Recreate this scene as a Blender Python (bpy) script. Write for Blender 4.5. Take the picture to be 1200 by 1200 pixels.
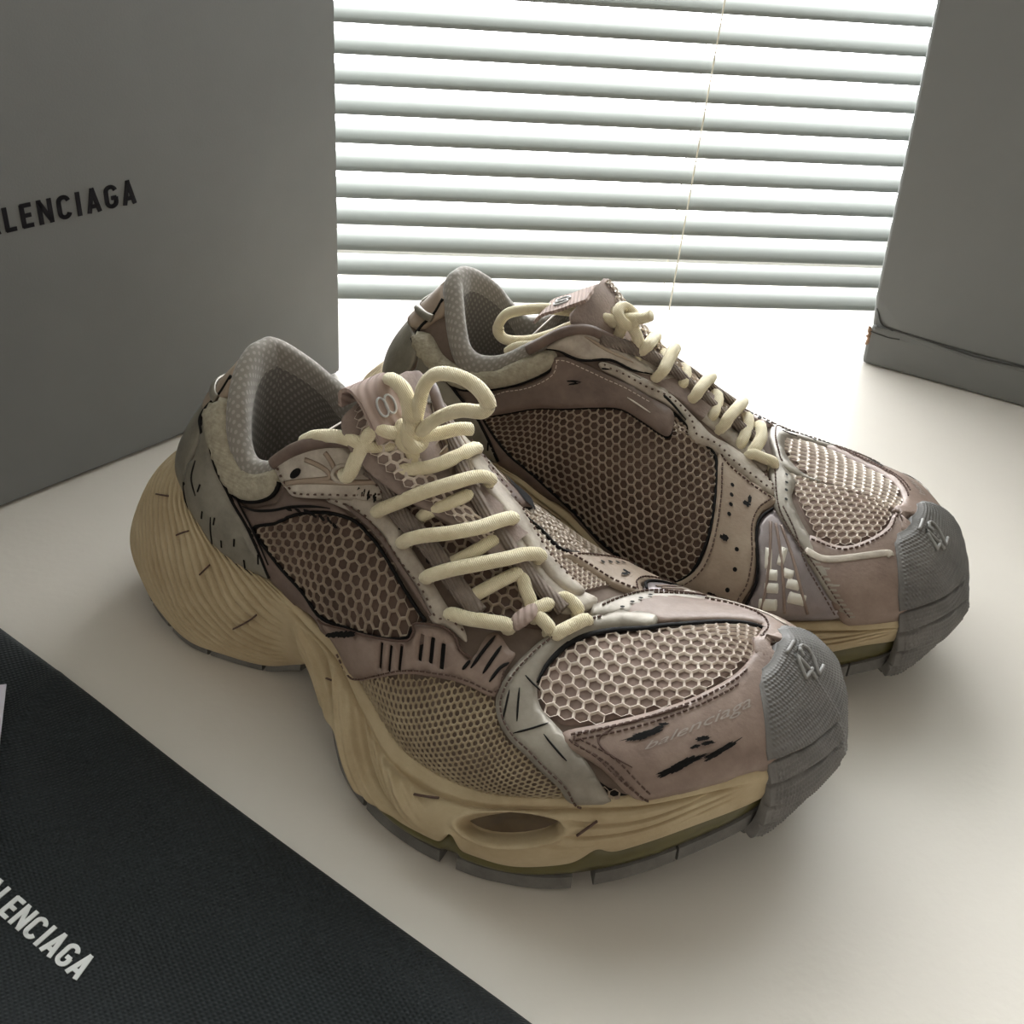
import bpy, bmesh, math, random
import numpy as np
from mathutils import Vector, Matrix
from mathutils.geometry import delaunay_2d_cdt
from mathutils.bvhtree import BVHTree
random.seed(7); rng=np.random.default_rng(7)
for o in list(bpy.data.objects): bpy.data.objects.remove(o)
scene=bpy.context.scene; COLL=scene.collection
EXPO=0.54; WORLD=.37; PANE=9; SLAT_T=.02; SLAT_A=math.radians(22); SLAT_Z0=.0078; ROOM=True
TABLEC=(225,219,210); TABLEC2=(218,211,202)
BOXC=(122,123,122); BOXC2=(114,115,114); BOXRC=(114,115,113); BOXRC2=(108,109,107)
TXT_H=.0122; TXT_X=-.1376; TXT_Z=.1491; BAGT=(-.1332,.1983); BAGH=.0088
PR_=(-.1563,.4461,math.radians(-29.71)); PL_=(-.0765,.5490,math.radians(-21.85))   # sneaker placements
# ---------------------------------------------------------------- camera
F_PX=1256.; PITCH=math.radians(35.5); ROLL=math.radians(5.7); CAM_H=.36
cam=bpy.data.cameras.new('camera'); cam.sensor_width=36; cam.lens=F_PX/1200*36; cam.clip_start=.02; cam.clip_end=60
cam_ob=bpy.data.objects.new('camera',cam); COLL.objects.link(cam_ob)
_fw=Vector((0,math.cos(PITCH),-math.sin(PITCH))); _rt=Vector((1,0,0)); _up=_rt.cross(_fw)
_R=_rt*math.cos(ROLL)+_up*math.sin(ROLL); _U=_up*math.cos(ROLL)-_rt*math.sin(ROLL)
cam_ob.matrix_world=Matrix(((_R.x,_U.x,-_fw.x,0),(_R.y,_U.y,-_fw.y,0),(_R.z,_U.z,-_fw.z,CAM_H),(0,0,0,1)))
scene.camera=cam_ob
# ---------------------------------------------------------------- light: warm ambient fill added for the unseen room
vs=scene.view_settings; vs.view_transform='Standard'; vs.look='None'; vs.gamma=1; vs.use_curve_mapping=False; vs.exposure=EXPO
world=bpy.data.worlds.new('world'); scene.world=world; world.use_nodes=True
bg=world.node_tree.nodes['Background']; bg.inputs['Color'].default_value=(1,.90,.77,1); bg.inputs['Strength'].default_value=WORLD
# ---------------------------------------------------------------- materials
def lin(c):
    c=[x/255 for x in c]
    return tuple(x/12.92 if x<=.04045 else ((x+.055)/1.055)**2.4 for x in c)+(1,)
def mat(name,col,rough=.6,metal=0.,col2=None,ns=90,amt=.5,bump=0.,bs=900,kind='noise',spec=.4,coat=0.,trans=0.,sheen=0.,rot=0.,dots=None,uv=False):
    m=bpy.data.materials.new(name); m.use_nodes=True; nt=m.node_tree; N=nt.nodes; L=nt.links
    b=N['Principled BSDF']; b.inputs['Roughness'].default_value=rough; b.inputs['Metallic'].default_value=metal
    b.inputs['Specular IOR Level'].default_value=spec; b.inputs['Coat Weight'].default_value=coat; b.inputs['Sheen Weight'].default_value=sheen
    b.inputs['Transmission Weight'].default_value=trans; b.inputs['Base Color'].default_value=lin(col)
    tc=N.new('ShaderNodeTexCoord'); src=tc.outputs['UV' if uv else 'Object']
    last=None
    if col2:
        n=N.new('ShaderNodeTexNoise'); n.inputs['Scale'].default_value=ns; n.inputs['Detail'].default_value=6; n.inputs['Roughness'].default_value=.65
        L.new(src,n.inputs['Vector'])
        r=N.new('ShaderNodeValToRGB'); r.color_ramp.elements[0].position=.5-.28*(1.2-amt); r.color_ramp.elements[1].position=.5+.28*(1.2-amt)
        r.color_ramp.elements[0].color=lin(col2); r.color_ramp.elements[1].color=lin(col)
        L.new(n.outputs['Fac'],r.inputs['Fac']); last=r.outputs['Color']
    if dots:
        v=N.new('ShaderNodeTexVoronoi'); v.voronoi_dimensions='2D' if uv else '3D'; v.inputs['Randomness'].default_value=.0; v.inputs['Scale'].default_value=dots[0]
        mp=N.new('ShaderNodeMapping'); mp.inputs['Rotation'].default_value=(0,0,math.radians(45)); L.new(src,mp.inputs['Vector']); L.new(mp.outputs['Vector'],v.inputs['Vector'])
        rr=N.new('ShaderNodeValToRGB'); rr.color_ramp.elements[0].position=dots[2]; rr.color_ramp.elements[1].position=dots[2]+.08
        rr.color_ramp.elements[0].color=(1,1,1,1); rr.color_ramp.elements[1].color=(0,0,0,1); L.new(v.outputs['Distance'],rr.inputs['Fac'])
        mx=N.new('ShaderNodeMixRGB'); mx.inputs['Color2'].default_value=lin(dots[1]); L.new(rr.outputs['Color'],mx.inputs['Fac'])
        if last is not None: L.new(last,mx.inputs['Color1'])
        else: mx.inputs['Color1'].default_value=lin(col)
        last=mx.outputs['Color']
    if last is not None: L.new(last,b.inputs['Base Color'])
    if bump:
        if kind=='noise':
            t=N.new('ShaderNodeTexNoise'); t.inputs['Scale'].default_value=bs; t.inputs['Detail'].default_value=3; L.new(src,t.inputs['Vector']); h=t.outputs['Fac']
        elif kind=='voronoi':
            t=N.new('ShaderNodeTexVoronoi'); t.inputs['Scale'].default_value=bs; t.inputs['Randomness'].default_value=.15; L.new(src,t.inputs['Vector']); h=t.outputs['Distance']
        else:
            t=N.new('ShaderNodeTexWave'); t.inputs['Scale'].default_value=bs; t.inputs['Distortion'].default_value=.4; t.bands_direction='DIAGONAL'
            mp=N.new('ShaderNodeMapping'); mp.inputs['Rotation'].default_value=(0,0,rot); L.new(src,mp.inputs['Vector']); L.new(mp.outputs['Vector'],t.inputs['Vector']); h=t.outputs['Fac']
        if kind=='weave':
            t2=N.new('ShaderNodeTexWave'); t2.inputs['Scale'].default_value=bs; t2.bands_direction='DIAGONAL'
            m2=N.new('ShaderNodeMapping'); m2.inputs['Rotation'].default_value=(0,0,rot+math.radians(90)); L.new(src,m2.inputs['Vector']); L.new(m2.outputs['Vector'],t2.inputs['Vector'])
            mm=N.new('ShaderNodeMath'); mm.operation='MULTIPLY'; L.new(h,mm.inputs[0]); L.new(t2.outputs['Fac'],mm.inputs[1]); h=mm.outputs[0]
        bp=N.new('ShaderNodeBump'); bp.inputs['Strength'].default_value=bump; bp.inputs['Distance'].default_value=.0008; L.new(h,bp.inputs['Height']); L.new(bp.outputs['Normal'],b.inputs['Normal'])
    return m
MT=dict(
 foam=mat('cream_foam',(202,186,154),.75,col2=(172,152,120),ns=38,amt=.3,bump=.25,bs=700),
 gel=mat('olive_gel',(104,97,56),.3,col2=(80,75,46),ns=40,amt=.3,spec=.5),
 tread=mat('grey_tread_rubber',(122,120,116),.65,col2=(94,92,89),ns=60,bump=.3,bs=900),
 cap=mat('grey_toe_rubber',(124,121,118),.6,col2=(100,98,96),ns=60,bump=.2,bs=900),
 capplain=mat('grey_toe_rubber_digits',(138,136,133),.55),
 shell=mat('mauve_brown_fabric',(124,108,97),.85,col2=(100,86,77),ns=80),
 brown=mat('dark_mauve_mesh_backing',(98,79,69),.85,col2=(72,57,50),ns=60),
 pinkback=mat('mauve_mesh_backing',(146,126,117),.85,col2=(118,101,93),ns=60),
 netb=mat('taupe_honeycomb',(168,152,134),.6,col2=(128,112,98),ns=45,amt=.3),
 netw=mat('pale_honeycomb',(236,226,214),.55,col2=(190,172,160),ns=50,amt=.3),
 nets=mat('beige_side_mesh',(178,163,136),.75,col2=(148,132,108),ns=60),
 mauve=mat('worn_mauve_leather',(154,134,122),.5,col2=(120,100,90),ns=70,amt=.4,bump=.2,bs=500,spec=.5),
 mauved=mat('dull_mauve_leather',(124,106,96),.55,col2=(92,77,70),ns=70,amt=.4,bump=.2,bs=500),
 tan=mat('tan_mauve_leather',(172,156,138),.5,col2=(146,126,110),ns=40,amt=.4,bump=.2,bs=500),
 silver=mat('worn_silver_leather',(204,194,180),.45,metal=.12,col2=(152,140,128),ns=90,amt=.4,bump=.15,bs=600),
 silverg=mat('grey_green_film',(162,155,143),.4,metal=.25,col2=(132,124,114),ns=60,bump=.1,bs=500),
 counter=mat('grey_heel_film',(150,144,130),.38,metal=.3,col2=(112,106,96),ns=70,amt=.35,bump=.15,bs=600),
 lilac=mat('lilac_silver_panel',(160,150,150),.35,metal=.4,col2=(134,124,124),ns=60),
 white=mat('white_window',(218,212,200),.5),
 black=mat('black_edge',(15,13,13),.7,spec=.2),
 stitch=mat('brown_thread',(92,72,64),.8),
 stitchl=mat('pale_thread',(205,190,176),.8),
 lace=mat('cream_lace',(238,228,200),.85,col2=(214,201,166),ns=120,amt=.4,bump=.4,bs=560,kind='wave',sheen=.2),
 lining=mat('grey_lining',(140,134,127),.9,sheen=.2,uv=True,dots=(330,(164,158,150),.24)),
 inside=mat('shaded_lining',(116,111,106),.9,uv=True,dots=(330,(146,141,134),.24)),  # the lining again, colour darkened for the shade inside the shoe
 pad=mat('beige_collar_mesh',(184,176,156),.85,col2=(150,142,124),ns=300,amt=.5,bump=.5,bs=700,kind='voronoi'),
 rope=mat('ribbed_mauve_tape',(150,136,126),.85,col2=(110,98,90),ns=120,bump=.9,bs=260,kind='wave'),
 tongue=mat('mauve_tongue',(154,138,129),.85,col2=(124,108,101),ns=90,bump=.4,bs=700),
 label=mat('ribbed_mauve_label',(170,150,141),.85,bump=.9,bs=170,kind='wave',rot=math.radians(20)),
 emblem=mat('grey_emblem',(196,196,196),.5),
 ghost=mat('faded_print',(158,148,140),.5),
 window=mat('brown_sole_window',(104,84,52),.3,col2=(78,62,40),ns=50),
)

# ---------------------------------------------------------------- shoe form (metres, shoe-local: x heel->toe, y + = medial, z up)
# columns run from the toe tip (0) round each side to the back of the heel (21)
LAT_B=[(.3235,.024,.044),(.3185,.001,.051),(.309,-.016,.056),(.292,-.038,.055),(.275,-.053,.0495),(.255,-.066,.0457),(.2355,-.074,.040),(.2195,-.076,.0340),(.200,-.0763,.031),(.1805,-.073,.0305),(.160,-.066,.038),(.1405,-.058,.0445),(.120,-.053,.047),(.105,-.0505,.051),(.088,-.049,.054),(.072,-.048,.0545),(.057,-.0465,.056),(.042,-.043,.062),(.028,-.038,.068),(.013,-.028,.070),(.003,-.012,.068),(.001,.002,.067)]
LAT_T=[(.2885,.022,.0785),(.2872,.0205,.0785),(.2835,.018,.0785),(.272,.015,.078),(.255,.010,.0750),(.237,.007,.0725),(.218,.003,.0735),(.204,.001,.0785),(.188,-.001,.0870),(.172,-.002,.0975),(.156,-.002,.108),(.142,-.003,.1135),(.128,-.012,.120),(.113,-.024,.1255),(.095,-.031,.118),(.080,-.033,.102),(.067,-.0325,.0965),(.058,-.030,.104),(.051,-.024,.115),(.044,-.013,.125),(.0405,-.003,.130),(.040,.004,.1305)]
MED_B=[(.3235,.024,.044),(.316,.043,.049),(.306,.055,.050),(.289,.063,.045),(.272,.068,.040),(.255,.071,.034),(.2355,.073,.029),(.2195,.073,.0255),(.200,.071,.024),(.1805,.068,.026),(.160,.062,.033),(.1405,.055,.040),(.120,.051,.045),(.105,.049,.050),(.088,.048,.053),(.072,.047,.0545),(.057,.0465,.056),(.042,.043,.062),(.028,.038,.068),(.013,.029,.070),(.003,.014,.068),(.001,.002,.067)]
MED_T=[(.2885,.022,.0785),(.2872,.0230,.0785),(.2835,.018,.0785),(.272,.015,.078),(.255,.010,.0750),(.237,.007,.0725),(.218,.003,.0735),(.204,.001,.0785),(.188,-.001,.0870),(.172,-.002,.0975),(.156,-.002,.108),(.142,.004,.1185),(.128,.014,.1265),(.114,.025,.1295),(.096,.031,.117),(.081,.033,.105),(.068,.033,.101),(.059,.0315,.106),(.052,.026,.115),(.045,.017,.125),(.0405,.010,.130),(.040,.004,.1305)]
for k in (2,3,4,5,6,7,8,9,10): MED_T[k]=LAT_T[k]
LAT_S=[(.320,.022,.032),(.316,-.001,.028),(.309,-.019,.022),(.293,-.041,.014),(.277,-.057,.006),(.257,-.073,.001),(.237,-.083,0),(.221,-.0875,0),(.202,-.0895,0),(.180,-.087,0),(.158,-.080,.004),(.139,-.066,.013),(.119,-.053,.017),(.103,-.047,.006),(.087,-.052,0),(.068,-.058,0),(.048,-.0615,0),(.028,-.0585,.003),(.012,-.053,.007),(-.002,-.043,.011),(-.010,-.022,.014),(-.012,.0,.015)]
MED_S=[(.320,.022,.032),(.313,.042,.026),(.304,.056,.019),(.289,.064,.011),(.273,.071,.004),(.256,.0755,.001),(.237,.0775,0),(.221,.0775,0),(.202,.0755,0),(.180,.071,0),(.158,.065,.005),(.139,.056,.014),(.119,.049,.017),(.103,.046,.006),(.087,.050,0),(.068,.056,0),(.048,.059,0),(.028,.0565,.003),(.012,.051,.007),(-.002,.042,.011),(-.010,.022,.014),(-.012,.0,.015)]
NC=22
def spl(K,t):
    """Catmull-Rom through the rows of K at t in [0,len-1]"""
    K=np.asarray(K,float);t=np.clip(np.asarray(t,float),0,len(K)-1-1e-9)
    i=t.astype(int);f=(t-i)[...,None]
    n=len(K)-1
    a=K[np.maximum(i-1,0)];b=K[i];c=K[np.minimum(i+1,n)];d=K[np.minimum(i+2,n)]
    a=np.where((i==0)[...,None],2*b-c,a);d=np.where((i>=n-1)[...,None],2*c-b,d)
    return .5*((2*b)+(c-a)*f+(2*a-5*b+4*c-d)*f*f+(3*b-a-3*c+d)*f**3)
def tab(vals,t):
    """smooth scalar table indexed by column"""
    return spl(np.asarray(vals,float)[:,None],t)[...,0]
def outward(S,side):
    S=np.asarray(S,float);d=np.gradient(S[:,:2],axis=0)
    n=np.stack([d[:,1],-d[:,0]],-1)*(-1 if side<0 else 1)
    n/=np.linalg.norm(n,axis=1)[:,None]+1e-9
    return np.concatenate([n,np.zeros((len(n),1))],1)
#        toe                              instep                    ankle                     heel
H1UP=[.34,.36,.42,.50,.48,.46,.44,.42,.40,.38,.38,.38,.36,.34,.34,.34,.34,.34,.34,.34,.34,.34]
H1OUT=[.003,.003,.003,.005,.006,.006,.006,.006,.006,.005,.004,.003,.002,.002,.001,.001,.001,.001,.001,.0,.0,.0]
H2OUT=[.36,.36,.42,.50,.50,.48,.46,.46,.44,.44,.44,.46,.46,.30,.25,.30,.30,.28,.28,.30,.34,.36]
H2DN=[.0,.0,.0,.0,.0,.0,.02,.04,.06,.08,.10,.12,.18,.26,.30,.30,.30,.30,.30,.30,.30,.30]
H2MED=[.36,.36,.42,.50,.50,.48,.46,.48,.50,.54,.56,.58,.54,.34,.25,.30,.30,.28,.28,.30,.34,.36]
def _cols(B,T,S,side):
    B=np.array(B);T=np.array(T);o=outward(S,side)
    o[0]=(1,0,0);o[-1]=(-1,0,0)
    h=(T[:,2]-B[:,2])[:,None]
    up=np.array([0,0,1.])
    H1=B+o*np.array(H1OUT)[:,None]+up*h*np.array(H1UP)[:,None]
    D=(B-T)*[1,1,0]
    H2=T+D*np.array(H2OUT if side<0 else H2MED)[:,None]-up*h*np.array(H2DN)[:,None]
    return np.stack([B,H1,H2,T],1)          # NC,4,3
COL={-1:_cols(LAT_B,LAT_T,LAT_S,-1),1:_cols(MED_B,MED_T,MED_S,1)}
def upper(p,q):
    """surface of the upper: p column 0..21, q -1 lateral feather line .. 0 ridge/rim .. +1 medial feather line"""
    p=np.asarray(p,float);q=np.asarray(q,float)
    out=np.zeros(np.broadcast(p,q).shape+(3,))
    p,q=np.broadcast_arrays(p,q)
    for s in (-1,1):
        C=[spl(COL[s][:,k],p) for k in range(4)]
        v=(1-np.abs(q))[...,None]
        P=C[0]*(1-v)**3+3*C[1]*v*(1-v)**2+3*C[2]*v*v*(1-v)+C[3]*v**3
        m=(q<=0) if s<0 else (q>0)
        out=np.where(m[...,None],P,out)
    return out
def unormal(p,q,e=.02):
    p=np.asarray(p,float);q=np.asarray(q,float);p,q=np.broadcast_arrays(p,q)
    s=np.where(q<=0,-1.,1.)
    q0=np.where(q<=0,np.minimum(q,-.012),np.maximum(q,.012))
    p0=np.clip(p,.05,NC-1.05)
    a=upper(p0+.05,q0)-upper(p0-.05,q0)
    b=upper(p0,q0+s*.01)-upper(p0,q0-s*.01)
    n=np.cross(a,b)*s[...,None]
    n/=np.linalg.norm(n,axis=-1)[...,None]+1e-12
    # toe->heel (a) x (ridge->feather b) : orient outwards
    c=np.stack([np.clip(upper(p0,q0*0)[...,0],.04,.29),np.zeros(p.shape)+.003,np.zeros(p.shape)+.03],-1)
    d=((upper(p0,q0)-c)*n).sum(-1)
    return n*np.where(d<0,-1,1)[...,None]
# midsole profile tables per column
MTH=[.012,.015,.018,.021,.021,.017,.015,.014,.014,.013,.012,.008,.006,.005,.005,.005,.005,.005,.005,.005,.005,.005]   # tread + gel under the foam
BUL=[.003,.003,.004,.005,.006,.007,.008,.008,.008,.007,.006,.005,.005,.007,.009,.010,.010,.010,.012,.014,.013,.012]
LIPO=[.0045]*16+[.005,.007,.010,.012,.012,.012]
LIPD=[.0008]*16+[.001,.002,.004,.006,.007,.007]
def mid(p,w,side):
    """foam midsole wall: w 0 inner lip at the feather line .. 1 lower edge"""
    S_=LAT_S if side<0 else MED_S;B_=LAT_B if side<0 else MED_B
    B=spl(B_,p);S=spl(S_,p);o=outward(S_,side);o[0]=(1,0,0);o[-1]=(-1,0,0)
    o=spl(o,p);o/=np.linalg.norm(o,axis=-1)[...,None]
    up=np.array([0,0,1.]);E=S+up*tab(MTH,p)[...,None]
    bl=tab(BUL,p)[...,None]
    R=[B-o*.004-up*.003,B+o*.0005+up*.0022,B+o*tab(LIPO,p)[...,None]-up*tab(LIPD,p)[...,None],B*.62+E*.38+o*bl*.9,B*.28+E*.72+o*bl*.8,E+o*.0015,E-o*.004-up*.001]
    R=np.stack(R,0)
    return R,o
def midsurf(p,w,side):
    p=np.asarray(p,float);w=np.asarray(w,float);p,w=np.broadcast_arrays(p,w)
    R,o=mid(p,w,side)
    n=R.shape[0]-1;t=np.clip(w,0,1-1e-9)*n;i=t.astype(int);f=(t-i)[...,None]
    g=lambda k:np.take_along_axis(R,np.broadcast_to(np.clip(k,0,n)[None,...,None],(1,)+R.shape[1:]),0)[0]
    a,b,c,d=g(i-1),g(i),g(i+1),g(i+2)
    a=np.where((i==0)[...,None],2*b-c,a);d=np.where((i>=n-1)[...,None],2*c-b,d)
    return .5*((2*b)+(c-a)*f+(2*a-5*b+4*c-d)*f*f+(3*b-a-3*c+d)*f**3),o
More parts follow.
